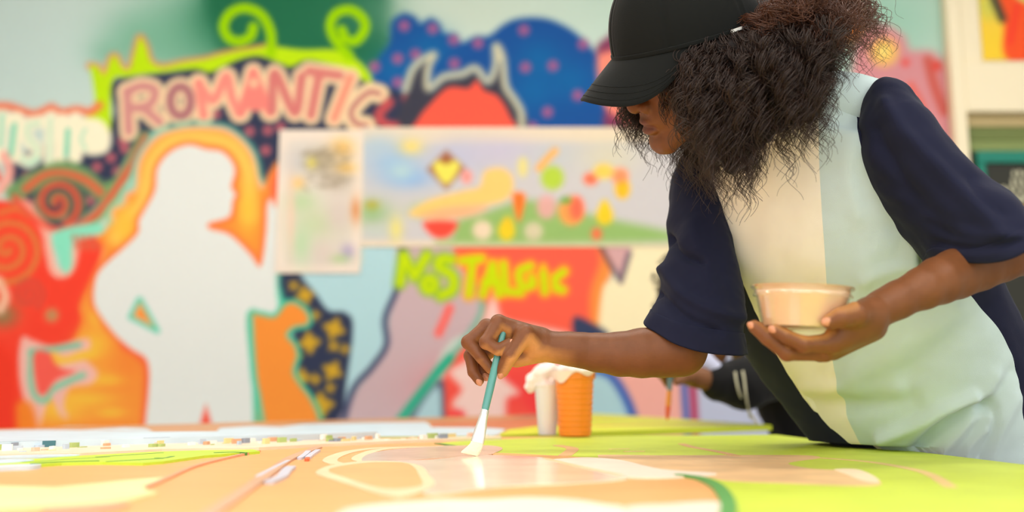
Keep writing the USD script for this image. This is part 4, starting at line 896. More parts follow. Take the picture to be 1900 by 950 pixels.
for nm, mt, A, C_, lb in (('shirt_yoke', M_mint, [(P(1500, 200, 1.675), .058), (P(1545, 200, 1.664), .052), (P(1590, 198, 1.656), .044), (P(1618, 198, 1.652), .040)], None, 'mint green shoulder'), ('shirt_yoke', M_navy, [(P(1440, 275, 1.72), .052), (P(1370, 305, 1.765), .050), (P(1308, 326, 1.80), .046)], None, 'navy far shoulder')):
    q = np.array([a[0] for a in A])
    B = Body(q.min(0) - .09, q.max(0) + .09, .0035); B.chain(list(q), [a[1] for a in A], .02)
    v, f = B.mesh(); v = smooth_mesh(v, f, 3); obj(nm, (v, f), mt, painter, smooth=True, label=lb)
edges_ = [np.full(NT, -math.pi), bound[0], bound[1], bound[2], np.full(NT, math.pi)]
shirt = [('back_panel', M_navy, 46, 'navy panel on the far side'), ('front_panel', M_creamc, 60, 'cream centre panel'), ('front_panel', M_mint, 110, 'mint green side panel'), ('back_panel', M_navy, 70, 'navy back panel')]
for k, (nm, mt, nc, lb) in enumerate(shirt):
    u = np.linspace(0, 1, nc)
    PHI = edges_[k][:, None] * (1 - u) + edges_[k + 1][:, None] * u
    V = torso(PHI, tt[:, None] + 0 * PHI)
    V = ease_table(V)
    C = interp(SPINE, tt)[:, None]
    hem = V[:1] + (C[:1] - V[:1]) * .05 + [0, 0, .004]; hem2 = hem + [0, 0, .03]
    V = np.concatenate([hem2, hem, V]); obj('shirt_' + nm, (V.reshape(-1, 3), tris(grid_faces(V.shape[0], nc))), mt, painter, smooth=True, label=lb)
def curve_y(pts):
    q = catmull(pts, 10); return lambda x: np.interp(x, q[:, 0], q[:, 1])
def sleeve(pairs, Ys, depth, name, mt, n=72, rows=90, amp=1.0, seed=5, cuff=.12, tilt=.03, folds=(), label=None, hem=None):
    a = np.array([P(*p[0], y) for p, y in zip(pairs, Ys)]); b = np.array([P(*p[1], y) for p, y in zip(pairs, Ys)])
    s = np.linspace(0, 1, rows); A, Bq = interp(a, s), interp(b, s); mid = (A + Bq) / 2; e = (Bq - A) / 2; hw = np.linalg.norm(e, axis=1)
    ax = np.gradient(mid, axis=0); d = np.cross(e, ax); d /= np.linalg.norm(d, axis=1, keepdims=True)
    th = np.linspace(0, 2 * np.pi, n, endpoint=False); dep = interp(np.array(depth), s)
    V = mid[:, None] + e[:, None] * np.cos(th)[None, :, None] + d[:, None] * dep[:, None, None] * np.sin(th)[None, :, None]
    nr = np.sin(th)[None, :] * np.sign((d * (EYE - mid)).sum(1))[:, None]; axd = ax / np.linalg.norm(ax, axis=1, keepdims=True)
    V = V + axd[:, None] * (tilt * np.clip((s - .55) / .45, 0, 1)[:, None] * nr)[..., None]
    if hem is not None:      # the cuff hangs level: its near edge follows the hem's line
        hx = curve_y(hem); last = V[-1]; mv = np.zeros(n)
        for _ in range(12):
            q = proj(last + axd[-1] * mv[:, None]); q2 = proj(last + axd[-1] * (mv + .002)[:, None]); sl = (q2[:, 1] - q[:, 1]) - (hx(q2[:, 0]) - hx(q[:, 0])); mv = np.clip(mv - .8 * .002 * (q[:, 1] - hx(q[:, 0])) / np.where(np.abs(sl) < .3, .3, sl), -.09, .09)
        mv = mv * np.clip(nr[0] * 3, 0, 1); V = V + axd[:, None] * (np.clip((s - .55) / .45, 0, 1)[:, None] * mv[None, :])[..., None]
    o = V - mid[:, None]; o /= np.linalg.norm(o, axis=-1, keepdims=True)
    h = amp * (.0035 * fnoise(V, 9, seed) + .0022 * fnoise(V, 22, seed + 1)); q = proj(V).reshape(-1, 2); fr = (((EYE - V) * o).sum(-1) > 0).ravel(); hh = np.zeros(len(q))
    for p, w, am in folds: hh += am * np.exp(-(shapely.distance(LineString(catmull(p, 8)), shapely.points(q)) / w) ** 2) * fr
    V = V + o * (h + hh.reshape(h.shape))[..., None]
    kc = int(rows * (1 - cuff)); M = V[:kc + 1]; obj(name, (M.reshape(-1, 3), tris(grid_faces(len(M), n, True))), mt, painter, smooth=True, label=label)
    o2 = o[kc:] * .0016; Cf = V[kc:] + o2; inn = V[kc:][::-1] - o[kc:][::-1] * .0022
    top = V[kc:kc + 1] - o[kc:kc + 1] * .001
    Cf = np.concatenate([top, Cf, inn]); obj('sleeve_cuff', (Cf.reshape(-1, 3), tris(grid_faces(len(Cf), n, True))), mt, painter, smooth=70)
    return V
sleeve([((1616, 172), (1650, 168)), ((1596, 212), (1702, 196)), ((1592, 255), (1728, 236)), ((1604, 302), (1760, 286)), ((1632, 352), (1796, 326)), ((1674, 403), (1840, 366)), ((1712, 448), (1886, 412)), ((1736, 478), (1920, 466))],
       [1.64, 1.61, 1.595, 1.58, 1.57, 1.56, 1.545, 1.53], [.02, .058, .078, .084, .088, .096, .104, .110], 'sleeve', M_navy, cuff=.08, seed=5, tilt=.03, amp=1.5, hem=[(1700, 462), (1735, 478), (1775, 485), (1831, 489), (1875, 481), (1910, 464), (1960, 440)],
       folds=[([(1640, 190), (1690, 260), (1760, 330), (1850, 430)], 14, .010), ([(1625, 240), (1680, 340), (1760, 430)], 16, -.009), ([(1720, 400), (1790, 430), (1880, 440)], 10, .005), ([(1740, 452), (1810, 462), (1890, 448)], 8, -.006), ([(1800, 330), (1815, 370), (1860, 400)], 8, -.004)], label='navy sleeve on the near arm')
sleeve([((1276, 265), (1338, 272)), ((1248, 325), (1346, 345)), ((1243, 400), (1352, 408)), ((1242, 440), (1360, 452)), ((1232, 492), (1368, 505)), ((1224, 536), (1376, 560)), ((1211, 568), (1382, 610)), ((1200, 598), (1386, 656))],
       [1.82, 1.80, 1.79, 1.78, 1.77, 1.76, 1.75, 1.745], [.045, .06, .065, .066, .066, .066, .066, .066], 'sleeve', M_navy, cuff=.12, seed=9, amp=1.5, hem=[(1180, 592), (1198, 603), (1250, 636), (1298, 652), (1342, 658), (1374, 659), (1400, 656)],
       folds=[([(1240, 442), (1262, 470), (1300, 486)], 8, -.011), ([(1232, 500), (1260, 540), (1310, 570), (1370, 590)], 12, .010), ([(1222, 548), (1270, 590), (1330, 615)], 9, -.009), ([(1280, 420), (1310, 500), (1330, 560)], 16, .004)], label='navy sleeve on the far arm')
# collar, trousers, shoes
cc = [torso(np.linspace(-np.pi, np.pi, 61)[:-1], np.full(60, .985)), None]
ctr = SPINE[-1]; ring = ctr + (cc[0] - ctr) * .93 - unit(HO - ctr) * .006
col = np.stack([ring, ring + (HO - ctr) * .05 + (ring - ctr) * .02, ring + (HO - ctr) * .10 - (ring - ctr) * .06, ring + (HO - ctr) * .09 - (ring - ctr) * .12, ring - (ring - ctr) * .10])
obj('collar', (col.reshape(-1, 3), tris(grid_faces(5, 60, True))), M_navy, painter, smooth=60)
M_denim = cloth('dark_denim', (44, 46, 56))
for x, y in LEGS:
    top = SPINE[1] * .6 + np.array([x, y, SPINE[1][2]]) * .4
    obj('trouser_leg', tube(catmull([top, (x, y, .55), (x + .005, y, .30), (x + .005, y, .075)], 10), np.interp(np.linspace(0, 1, 31), [0, .4, .7, 1], [.115, .088, .072, .07]), 36), M_denim, painter, smooth=50)
    B = Body((x - .24, y - .24, -.02), (x + .2, y + .2, .16), .005)
    f_ = np.array([-.80, -.60, 0]); o_ = np.array([x, y, 0])
    B.cone(o_ + (0, 0, .085), o_ + (0, 0, .05), .046, .045, .02); B.cone(o_ - f_ * .035 + (0, 0, .042), o_ + f_ * .10 + (0, 0, .038), .040, .042, .03); B.cone(o_ + f_ * .10 + (0, 0, .036), o_ + f_ * .155 + (0, 0, .032), .041, .032, .02)
    v, f = B.mesh(); v[:, 2] = np.maximum(v[:, 2], .001); obj('shoe', (v, f), mat('shoe_white', (222, 220, 214), .6), painter, smooth=60)

# ------------------------------------------------------------------ the cap
M_cap = cloth('black_twill', (15, 17, 15), bump=.5, sheen=.08, rough=.85)
def local(a): return HO + np.asarray(a, float) @ HM
CX, CYF, CB, CH = .0885, .1185, .032, .112
def crown(grow=0., n=144, m=40, z0=0.):
    th = np.linspace(0, 2 * np.pi, n, endpoint=False); u = np.linspace(z0, np.pi / 2 * .995, m)
    T, U = np.meshgrid(th, u); r = np.cos(U) ** .62; z = np.sin(U) ** .95
    seam = np.abs(((T + np.pi / 6) % (np.pi / 3)) - np.pi / 6); g = grow - .0016 * np.exp(-(seam / .02) ** 2) + .0009 * np.exp(-((seam - .05) / .018) ** 2)
    X = (CX + g) * r * np.sin(T); Y = (CYF + g) * r * np.cos(T) + .004; Z = CB + (CH + g) * z + .010 * np.cos(T) * (1 - r)
    Z = Z + .004 * np.cos(T) * 0
    return np.stack([X, Y, Z], -1)
G = crown(); inner = crown(-.003)[::-1]
V = np.concatenate([G, inner]); obj('cap_crown', (local(V.reshape(-1, 3)), tris(grid_faces(len(V), 144, True))), M_cap, painter, smooth=50)
bd = crown(.0012, m=3)[:1]; th = np.linspace(0, 2 * np.pi, 144, endpoint=False)
rows = [np.stack([(CX + g) * np.sin(th), (CYF + g) * np.cos(th) + .004, np.full(144, CB + z)], -1) for g, z in ((-.002, -.002), (.0012, -.0015), (.0016, .001), (.0012, .004), (-.002, .0045))]
obj('cap_band', (local(np.concatenate(rows)), tris(grid_faces(5, 144, True))), M_cap, painter, smooth=50)
m = trimesh.creation.icosphere(2); obj('cap_button', (local(m.vertices * [.008, .008, .005] + [0, .004, CB + CH + .001]), m.faces), M_cap, painter, smooth=True)
def brim(th_):
    s = np.linspace(-1, 1, 81); t = np.linspace(0, 1, 24); Sg, Tg = np.meshgrid(s, t)
    ang = np.radians(80) * Sg; k = 1 - np.abs(Sg) ** 6
    X0, Y0, Z0 = (CX - .002) * np.sin(ang), (CYF - .002) * np.cos(ang) + .004, np.full_like(Sg, CB + .0005)
    Lf = .064 * k
    X = X0 * (1 + .16 * Tg * k); Y = Y0 + Lf * Tg; Z = Z0 - .043 * k * Tg ** 1.05 - .037 * np.abs(Sg) ** 1.5 * k * Tg - th_
    return np.stack([X, Y, Z], -1)
bt, bb_ = brim(0), brim(.0032); V = np.concatenate([bt, bb_[::-1]]); n_ = 81
f = tris(grid_faces(len(V), n_)); obj('cap_brim', (local(V.reshape(-1, 3)), f), M_cap, painter, smooth=45)
st = brim(-.0004)
for k, a in enumerate((.93, .80, .66)):
    i = int(a * 23); obj('brim_stitching', tube(local(st[i, 3:-3]), .0005, 5), M_cap, painter)
tg = [np.array([-(CX + .003) * math.sin(a), (CYF + .003) * math.cos(a) + .004, CB + .0015]) for a in np.radians(np.linspace(104, 126, 9))]
tg = np.array(tg); V = np.concatenate([tg - [0, 0, .0012], tg + [0, 0, .0030]]); obj('cap_tag', (local(np.concatenate([V, V * [1.012, 1.012, 1]])), np.vstack([tris(grid_faces(2, 9)), tris(grid_faces(2, 9)) + 18])), mat('tag_white', (244, 240, 230), .6), painter, label='small white stitched tag')

# ------------------------------------------------------------------ brush and bowl
brush = thing('paintbrush', 'flat paintbrush with a teal handle held in the painting hand', 'paintbrush', BR0)
at = lambda t: BR0 + (BR1 - BR0) * t
bw = unit(np.cross(BR1 - BR0, np.array([0, 1.0, 0]))) ; bw = bw if bw[0] > 0 else -bw; bn = unit(np.cross(BR1 - BR0, bw))
def flatloft(ts, ws, ds, shift=None, n=28):
    a = np.linspace(0, 2 * np.pi, n, endpoint=False); R = []
    for i, (t, w, d) in enumerate(zip(ts, ws, ds)):
        c = at(t) + (bw * shift[i] if shift is not None else 0)
        R.append(c + np.outer(np.sign(np.cos(a)) * np.abs(np.cos(a)) ** .8, bw) * w + np.outer(np.sin(a), bn) * d)
    R = [np.repeat(R[0].mean(0)[None], n, 0)] + R + [np.repeat(R[-1].mean(0)[None], n, 0)]
    return np.concatenate(R), tris(grid_faces(len(R), n, True))
obj('handle', flatloft([.325, .36, .5, .7, .88, .97, .99, 1.0], [.0048, .0056, .0060, .0056, .0050, .0047, .0042, .0025], [.0046, .0056, .0060, .0056, .0050, .0047, .0042, .0025]), mat('teal_lacquer', (86, 154, 146), .22, coat_weight=.5), brush, smooth=50)
obj('ferrule', flatloft([.098, .10, .14, .20, .26, .30, .305, .31, .335, .34], [.0092, .0096, .0094, .0084, .0070, .0062, .0066, .0062, .0062, .0058], [.0030, .0034, .0036, .0044, .0054, .0058, .0062, .0058, .0058, .0054]), mat('ferrule_metal', (246, 243, 238), .22, metallic=.75), brush, smooth=50)
obj('bristles', flatloft([.001, .012, .04, .075, .104], [.0125, .0128, .0118, .0098, .0090], [.0024, .0034, .0038, .0036, .0032], [-.0075, -.0068, -.0035, -.0008, 0]), mat('bristle_paint', (252, 232, 200), .4, bump=.5, bscale=300), brush, smooth=50)
fp('paint_pool', Polygon([(BR0[0] + math.cos(a) * (.030 + .006 * math.sin(3 * a)) - .006, BR0[1] + math.sin(a) * (.026 + .005 * math.cos(2 * a))) for a in np.linspace(0, 6.28, 40)]), (253, 230, 200), rough=.2, bump=.3)

bax = unit([.045, -.02, 1])
bowl = thing('paint_bowl', 'clear plastic bowl of pale peach paint held on the open hand', 'bowl', BOWL)
BH, BRT, BRB = .054, .0605, .0500
bz0 = P(1489, 613, 1.425); bo = bz0 - bax * 0.0
ax3 = lambda pr, n=96: lathe(pr, bo, n, axis=bax)

M_clear = usdkit.material(stage, '/World/Looks/clear_plastic', {'t': ('transparent_bsdf', {'color': (.96, .94, .91)}), 'g': ('glossy_bsdf', {'roughness': .1, 'color': (1, 1, 1)}), 'f': ('layer_weight', {'blend': .5}), 'm': ('mix_closure', {}), 'w': ('math', {'math_type': 'power', 'value2': 3.0}), 'x': ('math', {'math_type': 'multiply_add', 'value2': .55, 'value3': .05})}, [('f.facing', 'w.value1'), ('w.value', 'x.value1'), ('x.value', 'm.fac'), ('t.BSDF', 'm.closure1'), ('g.BSDF', 'm.closure2')], surface='m.closure')
wall_ = [(0, .0), (BRB - .004, 0), (BRB - .001, .0015), (BRB, .004), (BRT - .0035, .040), (BRT - .003, .0405), (BRT + .0005, .041), (BRT + .001, .043), (BRT - .001, .0455), (BRT - .001, .0485), (BRT + .0015, .050), (BRT + .0035, .0515), (BRT + .0035, .0535), (BRT, .054), (BRT - .002, .0525), (BRT - .003, .043), (BRT - .0065, .038), (BRB - .0025, .004), (0, .002)]
obj('container', ax3(wall_), M_clear, bowl, smooth=40, label='clear plastic container')
M_paint = mat('peach_paint_wet', (252, 216, 182), .35, var=.03, scale=30, subsurface_weight=.2, subsurface_radius=(1, .6, .35), subsurface_scale=.005)
obj('paint', ax3([(0, .0022), (BRB - .0030, .0045), (BRT - .0072, .038), (BRT - .0045, .0425), (BRT - .0045, .0455), (BRT - .007, .0458), (0, .045)]), M_paint, bowl, smooth=40, label='pale peach paint filling the bowl')
rp = []; aa = np.linspace(0, 2 * np.pi, 97)[:-1]
smear = ax3([(BRT + .0020, .0545), (BRT - .0010, .0548), (BRT - .0030, .0520), (BRT - .0030, .0470)], 96)
obj('rim_smear', smear, mat('rim_paint', (246, 214, 180), .35), bowl, smooth=60)

B = Body(cb - [.14, .08, .0], cb + [.08, .10, .18], .002)
rag = [(984, 718, .012), (990, 704, .0135), (1004, 692, .014), (1020, 687, .0135), (1045, 688, .0115), (1072, 690, .0095), (1094, 692, .007)]
q = [P(x, y, wb[1] + .004 * (k % 2) + (.012 if k > 3 else 0)) for k, (x, y, r) in enumerate(rag)]
B.chain(q, [r for _, _, r in rag], .008); B.chain([q[2], P(1010, 716, wb[1] - .002), P(1013, 738, wb[1] - .004)], [.013, .0125, .010], .008); B.chain([q[3], P(1024, 705, wb[1] + .01), P(1024, 726, wb[1] + .012)], [.0125, .012, .010], .008)
v, f = B.mesh(); n = vnormals(v, f); v = v + n * (.0025 * fnoise(v, 70, 5, 2))[:, None]
t = thing('paint_rag', 'pale crumpled paper wad smeared with paint lying across both cups', 'rag', q[3])
obj('crumpled_paper', (v, f), mat('rag_white', (252, 236, 224), .7), t, smooth=True)
# ------------------------------------------------------------------ the painter's hair: curly locks falling from under the cap
hr = np.random.default_rng(21)
def strands(locks, per, npts=30, seed=1, spread=.0035, frizz=.0025):
    """locks: (root, outward, end, curl radius, wave length, lift)"""
    r = np.random.default_rng(seed); P_, C_, W_ = [], [], []
    for root, out, end, cr, wl, lift in locks:
        L = np.linalg.norm(end - root) * 1.15 + .02; n = max(10, int(npts * min(1.5, L / .2)))
        ph0 = r.uniform(0, 6.28); axis_n = r.normal(size=3)
        for k in range(per):
            e = end + r.normal(size=3) * spread * [1, 1, 1.2]; ro = root + r.normal(size=3) * .0035
            cut = r.uniform(.80, 1.0); s = np.linspace(0, cut, n)[:, None]
            c1 = ro + out * (lift * r.uniform(.7, 1.3)); c2 = e + (np.array([0, 0, 1.0]) * .7 * np.linalg.norm(e - ro)) * (e[2] < ro[2]) + out * lift * .4
            p = (1 - s) ** 3 * ro + 3 * (1 - s) ** 2 * s * c1 + 3 * (1 - s) * s ** 2 * c2 + s ** 3 * e
            t = np.gradient(p, axis=0); t /= np.linalg.norm(t, axis=1, keepdims=True)
            u = np.cross(t, axis_n); u /= np.linalg.norm(u, axis=1, keepdims=True) + 1e-9; w = np.cross(t, u)
            ph = ph0 + r.normal() * (.9 if k % 5 == 0 else .15) + s[:, 0] * L * 2 * np.pi / (wl * (r.uniform(.85, 1.15) if k % 5 == 0 else r.uniform(.985, 1.015)))
            A = cr * (r.uniform(.6, 1.5) if k % 5 == 0 else r.uniform(.88, 1.12)) * np.minimum(1, .25 + 1.4 * s[:, 0])
            p = p + u * (A * np.cos(ph))[:, None] + w * (A * np.sin(ph))[:, None]
            p = p + np.cumsum(r.normal(size=(n, 3)), 0) * frizz / n ** .5 * s
            P_.append(p); C_.append(n)
            W_.append(np.interp(np.linspace(0, 1, n), [0, .1, .8, 1], [.0006, .0009, .0008, .0004]) * r.uniform(.7, 1.2))
    return np.vstack(P_), C_, np.concatenate(W_)
def curves(name, data, material, parent, label=None):
    p, c, w = data; base = str(parent.GetPath()); path = base + '/' + numbered(name, base)
    b = UsdGeom.BasisCurves.Define(stage, path); b.CreateTypeAttr('linear'); b.CreateWrapAttr('nonperiodic')
    b.CreatePointsAttr(Vt.Vec3fArray.FromNumpy((p - world_loc(parent)).astype(np.float32))); b.CreateCurveVertexCountsAttr(Vt.IntArray.FromNumpy(np.array(c, np.int32)))
    b.CreateWidthsAttr(Vt.FloatArray.FromNumpy(w.astype(np.float32))); b.SetWidthsInterpolation('vertex')
    UsdShade.MaterialBindingAPI.Apply(b.GetPrim()).Bind(material); tag(b, label, kind='stuff'); return b
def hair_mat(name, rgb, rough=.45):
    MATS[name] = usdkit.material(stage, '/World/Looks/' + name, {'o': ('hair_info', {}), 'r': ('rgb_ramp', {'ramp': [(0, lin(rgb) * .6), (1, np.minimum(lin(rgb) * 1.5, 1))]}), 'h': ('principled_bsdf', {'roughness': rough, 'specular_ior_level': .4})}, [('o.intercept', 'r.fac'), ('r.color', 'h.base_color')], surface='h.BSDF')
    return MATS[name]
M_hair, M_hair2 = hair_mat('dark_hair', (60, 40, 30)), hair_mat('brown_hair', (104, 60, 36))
def scalp(th, z):
    """a point on the head below the cap's rim: th degrees from the face towards the near side (negative = far side)"""
    a = math.radians(th); k = math.sqrt(max(.05, 1 - ((z - .02) / .10) ** 2))
    return local([-.0745 * k * math.sin(a), .094 * k * math.cos(a) - .012, z]), unit(np.array([-math.sin(a), math.cos(a) * .8, 0]) @ HM)
def lockset(n, th, z, ends, Ys, cr, wl, lift, seed, bias=0):
    r = np.random.default_rng(seed); out = []
    g = Polygon(ends); x0, y0, x1, y1 = g.bounds
    k = 0
    while len(out) < n:
        k += 1
        x, y = r.uniform(x0, x1), r.uniform(y0, y1)
        if not g.contains(Point(x, y)): continue
        u = (x - x0) / (x1 - x0)
        tht = th[0] + (th[1] - th[0]) * np.clip(u + r.normal() * .16, 0, 1)
        ro, o = scalp(tht, r.uniform(*z)); out.append((ro, o, P(x, y, r.uniform(*Ys)), r.uniform(*cr), r.uniform(*wl), r.uniform(*lift)))
    return out
near = lockset(72, (38, 80), (-.02, .03), [(1272, 278), (1330, 260), (1425, 315), (1410, 370), (1384, 432), (1345, 405), (1318, 372), (1296, 335)], (1.50, 1.60), (.006, .011), (.034, .055), (.02, .05), 31)
near += lockset(68, (60, 120), (-.04, .03), [(1360, 240), (1480, 200), (1530, 250), (1545, 290), (1500, 300), (1450, 320), (1420, 340), (1390, 330)], (1.48, 1.60), (.007, .012), (.034, .055), (.03, .06), 32)
near += lockset(66, (85, 150), (-.05, .035), [(1440, 110), (1540, 100), (1600, 160), (1570, 210), (1545, 260), (1480, 240), (1430, 180)], (1.48, 1.62), (.007, .012), (.034, .055), (.03, .07), 33)
near += lockset(44, (30, 70), (-.03, .025), [(1240, 190), (1290, 150), (1340, 200), (1330, 280), (1300, 290), (1268, 250)], (1.54, 1.60), (.005, .008), (.032, .045), (.012, .03), 34)
near += lockset(8, (32, 50), (-.01, .025), [(1222, 190), (1250, 180), (1276, 268), (1250, 276), (1232, 245)], (1.56, 1.60), (.003, .005), (.026, .04), (.006, .014), 36)
for k_, poly_ in enumerate(([(1300, 350), (1340, 350), (1330, 420), (1305, 410)], [(1350, 390), (1395, 380), (1390, 430), (1360, 440)], [(1440, 340), (1470, 340), (1470, 385), (1450, 385)], [(1480, 280), (1560, 270), (1556, 310), (1490, 312)], [(1260, 330), (1300, 340), (1296, 400), (1262, 380)])):
    loose = lockset(5, (45 + 18 * (k_ % 4), 62 + 18 * (k_ % 4)), (-.03, .02), poly_, (1.48, 1.58), (.009, .014), (.045, .06), (.03, .05), 80 + k_); LOOSE = (LOOSE if k_ else []) + loose
near += lockset(7, (70, 120), (-.02, .02), [(1430, 280), (1560, 240), (1556, 305), (1470, 375), (1430, 350)], (1.48, 1.56), (.009, .014), (.040, .06), (.03, .05), 37)
far_ = lockset(38, (-62, -22), (-.03, .025), [(1130, 205), (1165, 195), (1225, 220), (1240, 280), (1225, 330), (1180, 330), (1150, 290), (1136, 260)], (1.70, 1.80), (.004, .009), (.028, .045), (.015, .035), 41)
far_ += lockset(44, (-110, -40), (-.05, .02), [(1210, 290), (1262, 290), (1330, 320), (1360, 400), (1320, 410), (1270, 385), (1230, 345)], (1.66, 1.80), (.005, .010), (.028, .045), (.02, .05), 42)
back = lockset(60, (105, 200), (.0, .045), [(1400, -10), (1470, -40), (1540, 0), (1590, 40), (1635, 95), (1652, 140), (1600, 150), (1540, 140), (1440, 60)], (1.50, 1.72), (.006, .011), (.024, .04), (.05, .10), 43)
back += lockset(30, (190, 260), (-.04, .045), [(1400, -10), (1500, -20), (1560, 30), (1600, 80), (1560, 150), (1450, 130)], (1.70, 1.84), (.006, .011), (.024, .04), (.05, .09), 44)
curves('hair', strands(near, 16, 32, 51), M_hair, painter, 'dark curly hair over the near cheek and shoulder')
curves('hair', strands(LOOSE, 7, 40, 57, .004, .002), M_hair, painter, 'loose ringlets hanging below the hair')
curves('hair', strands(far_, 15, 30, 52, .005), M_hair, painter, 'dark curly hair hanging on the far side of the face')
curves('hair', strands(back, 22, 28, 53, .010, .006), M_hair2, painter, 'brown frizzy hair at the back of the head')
# the dense inside of the hair
B = Body(HO - (.2, .3, .32), HO + (.42, .3, .25), .006)
for th in range(40, 330, 14):
    z = .02
    ro, o = scalp(th, z)
    B.cone(ro - o * .02, ro - o * .012 + np.array([.012, 0, -.035]), .018, .020, .02)
for a, b, ra, rb in ((P(1372, 120, 1.585), P(1400, 235, 1.575), .050, .034), (P(1440, 100, 1.60), P(1480, 190, 1.585), .052, .034), (P(1335, 190, 1.585), P(1352, 300, 1.58), .026, .014), (P(1420, 60, 1.65), P(1510, 110, 1.65), .055, .032)):
    B.cone(a, b, ra, rb, .03)
v, f = B.mesh(); n = vnormals(v, f); v = v + n * (.006 * fnoise(v, 40, 4, 2))[:, None]
obj('hair_mass', (v, f), mat('hair_inside', (30, 20, 17), .8, var=.3, scale=90), painter, smooth=True, label='dark inside of the hair')
# ------------------------------------------------------------------ the second person, at the end of the far table
helper = thing('person', 'blurred person in a black cardigan painting behind, mostly hidden by the front person', 'person', (P(1530, 830, 3.05)[0], 3.05, 0))
h0 = P(1316, 577, 2.93); hf_ = unit([-.72, -.40, -.62]); hr_ = unit(np.cross(hf_, [0, 0, 1.0])); hu_ = np.cross(hr_, hf_); hm_ = np.stack([hr_, hf_, hu_])
h = lambda x, y, z: h0 + np.array([x, y, z]) @ hm_
nb, sR, sL = P(1408, 640, 2.99), P(1432, 690, 2.88), P(1500, 680, 3.14)
eR, wR, eL, wL = P(1380, 712, 2.82), P(1290, 700, 2.76), P(1560, 770, 3.12), P(1570, 815, 3.04)
mid2, hip2 = P(1512, 745, 3.04), P(1580, 835, 3.10)
lg = [(hip2[0] + .02, hip2[1] - .09), (hip2[0] + .06, hip2[1] + .09)]
allp = np.array([h0, nb, sR, sL, eR, wR, eL, wL, hip2, P(1240, 700, 2.75)])
B = Body(np.minimum(allp.min(0) - .2, [9, 9, -.02]), allp.max(0) + .22, .0048)
bb2 = lambda c, r, k=.012, cut=False: B.ball(h(*c), r, hm_, k, cut)
bb2((0, -.012, .022), (.074, .094, .086)); bb2((0, .04, -.02), (.058, .052, .07), .02); bb2((0, .06, -.068), (.042, .036, .036), .02)
for s in (-1, 1): B.cone(h(s * .056, .012, -.062), h(s * .022, .078, -.108), .016, .015, .02); bb2((s * .032, .094, -.006), (.017, .012, .011), .006, True); bb2((s * .032, .076, -.006), (.0155,) * 3, .004); bb2((s * .078, -.012, -.03), (.010, .018, .03), .004)
B.cone(h(0, .09, .004), h(0, .110, -.040), .010, .013, .010); bb2((0, .094, -.0705), (.024, .012, .008), .005); bb2((0, .093, -.0845), (.022, .012, .009), .004); bb2((0, .08, -.1115), (.022, .017, .016), .014)
B.cone(h(0, -.03, -.05), nb, .050, .054, .02); B.cone(nb, mid2, .07, .09, .05); B.cone(mid2, hip2, .10, .11, .05); B.cone(nb, sR, .05, .048, .03); B.cone(nb, sL, .05, .048, .03)
B.cone(sR, eR, .045, .038, .02); B.cone(eR, wR, .037, .026, .02); B.cone(sL, eL, .045, .038, .02); B.cone(eL, wL, .036, .025, .02)
for x, y in lg: B.cone(hip2, (x, y, .48), .085, .055, .04); B.cone((x, y, .48), (x, y, .08), .055, .034, .03)
BRb0, BRb1 = onz(1238, 779, BZ + .002), P(1246, 668, 2.70)
BRb0 = P(1238, 779, 2.74); BRb0[2] = max(BRb0[2], BZ + .002)
g0 = BRb0 + (BRb1 - BRb0) * .72
for (dx, dy, dz), tip, r in (((-.05, -.015, .012), (-.012, -.012, .012), .0095), ((-.055, .0, .006), (-.014, .004, .002), .0095), ((-.052, .018, .0), (-.010, .014, -.012), .009), ((-.046, .034, -.004), (-.004, .024, -.022), .008)):
    k = wR + (g0 - wR) * .62 + np.array([0, dy, dz]); B.cone(wR + np.array([-.01, dy * .5, 0]), k, .017, .012, .010); q = g0 + np.array([-.022, dy * .8, dz + .012]); B.cone(k, q, r * 1.2, r, .005); B.cone(q, g0 + np.array(tip), r, r * .8, .004)
th0 = wR + (g0 - wR) * .35 + np.array([0, -.022, .0]); B.cone(wR, th0, .017, .014, .01); B.cone(th0, g0 + np.array([.012, -.016, -.012]), .0125, .009, .006)
for a in ((.5, 0), (.5, .02), (.5, -.018)): B.cone(wL, wL + np.array([-.08, a[1], -.01]), .018, .009, .008)
v, f = B.mesh(); v = smooth_mesh(v, f, 2); v, f = biggest(v, f)
obj('body', (v, f), M_skin, helper, smooth=True, paint=np.tile(lin((128, 82, 48)), (len(v), 1)))
# hair
m = Body(h0 - .26, h0 + .26, .006)
m.ball(h(0, -.045, .050), (.128, .130, .118), hm_, .02); m.ball(h(-.05, -.02, .0), (.055, .07, .075), hm_, .02); m.ball(h(.05, -.02, .0), (.055, .07, .075), hm_, .02); m.ball(h(0, .05, .085), (.07, .04, .035), hm_, .02)
v, f = m.mesh(); n = vnormals(v, f); v = v + n * (.012 * fnoise(v, 26, 8, 3))[:, None]
obj('hair_mass', (v, f), mat('hair_inside', (30, 20, 17)), helper, smooth=True)
lk = []; r5 = np.random.default_rng(61)
for i in r5.choice(len(v), 150, False): lk.append((v[i] - n[i] * .01, n[i], v[i] + n[i] * .022 + [0, 0, -.01], .006, .02, .02))
curves('hair', strands(lk, 6, 10, 62), M_hair, helper, 'short dark curls')
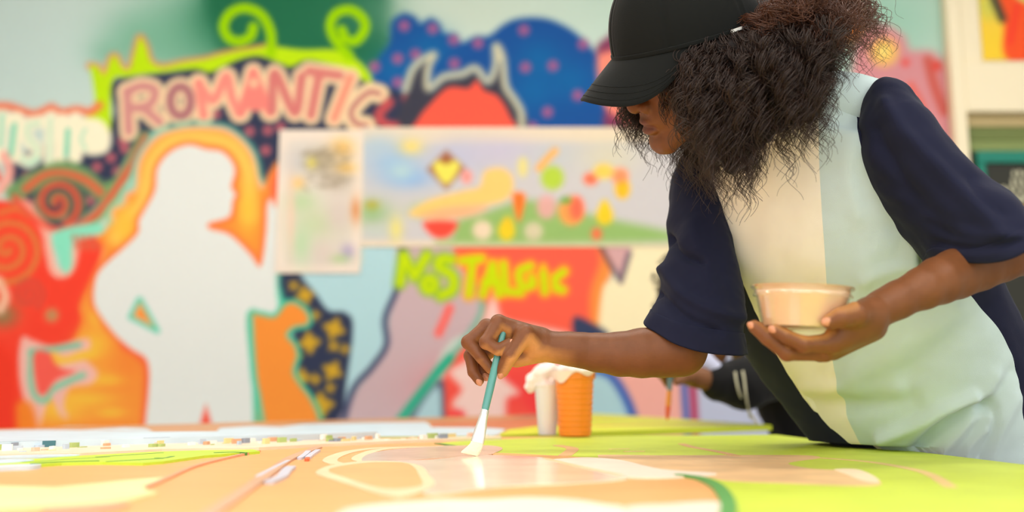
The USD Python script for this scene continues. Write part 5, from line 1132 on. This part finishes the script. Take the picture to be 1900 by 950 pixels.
# cardigan, shirt, trousers, shoes, cords
B = Body(np.minimum(allp.min(0) - .2, [9, 9, .45]), allp.max(0) + .25, .006)
B.cone(nb * .75 + mid2 * .25 + [.02, .03, 0], mid2, .115, .135, .05); B.cone(mid2, hip2 + (0, 0, -.02), .14, .150, .05); B.cone(nb * .6 + sR * .4, sR, .06, .066, .04); B.cone(nb * .6 + sL * .4, sL, .06, .066, .04)
B.cone(sR, eR, .066, .058, .03); B.cone(eR, eR * .48 + wR * .52, .056, .047, .03); B.cone(sL, eL, .066, .058, .03); B.cone(eL, eL * .3 + wL * .7, .055, .042, .03)
v, f = B.mesh(); n = vnormals(v, f); v = v + n * (.004 * fnoise(v, 12, 3))[:, None]
obj('cardigan', (v, f), cloth('black_knit', (22, 21, 22), sheen=.1), helper, smooth=True)
q = catmull([P(1288, 636, 2.80), P(1304, 664, 2.78), P(1330, 686, 2.77), P(1360, 690, 2.78), P(1392, 676, 2.82), P(1420, 650, 2.90)], 8)
obj('shirt', tube(q, .020 + .003 * np.sin(np.linspace(0, 9, len(q))), 18), cloth('lavender_cotton', (196, 198, 222)), helper, smooth=True, label='pale lavender shirt collar')
for k, px_ in enumerate((((1364, 690, 2.75), (1366, 705, 2.745), (1372, 730, 2.75), (1384, 755, 2.80), (1404, 785, 2.82)), ((1378, 688, 2.75), (1381, 705, 2.745), (1385, 740, 2.75), (1392, 775, 2.82)))):
    obj('cord', tube(catmull([P(*q) for q in px_], 8), .0028, 8), mat('cord_cream', (206, 200, 170), .8), helper, smooth=True)
for x, y in lg:
    obj('trouser_leg', tube(catmull([hip2 * .8 + np.array([x, y, hip2[2]]) * .2, (x, y, .5), (x, y, .28), (x, y, .075)], 8), np.interp(np.linspace(0, 1, 25), [0, .4, .7, 1], [.11, .085, .07, .066]), 28), mat('grey_trouser', (70, 72, 80), .9), helper, smooth=50)
    B = Body((x - .24, y - .24, -.02), (x + .2, y + .2, .16), .006); o_ = np.array([x, y, 0]); f_ = np.array([-.85, -.5, 0])
    B.cone(o_ + (0, 0, .085), o_ + (0, 0, .05), .046, .045, .02); B.cone(o_ - f_ * .035 + (0, 0, .042), o_ + f_ * .10 + (0, 0, .038), .040, .042, .03); B.cone(o_ + f_ * .10 + (0, 0, .036), o_ + f_ * .155 + (0, 0, .032), .041, .032, .02)
    v, f = B.mesh(); v[:, 2] = np.maximum(v[:, 2], .001); obj('shoe', (v, f), mat('shoe_grey', (110, 110, 112), .6), helper, smooth=60)
b2 = thing('paintbrush', 'thin grey-blue brush with an orange tip in the hand of the person behind', 'paintbrush', BRb0)
d = BRb1 - BRb0
obj('handle', tube([BRb0 + d * t for t in (.5, .6, .8, 1.0)], [.0055, .0065, .0062, .003], 14), mat('greyblue_lacquer', (120, 146, 160), .3), b2, smooth=50)
obj('ferrule', tube([BRb0 + d * t for t in (.24, .3, .5)], [.0062, .0066, .0056], 14), mat('ferrule_orange', (240, 150, 70), .3), b2, smooth=50)
obj('bristles', tube([BRb0 + d * t for t in (.0, .06, .16, .25)], [.002, .0045, .006, .0062], 14), mat('bristle_red', (232, 96, 62), .6), b2, smooth=50)
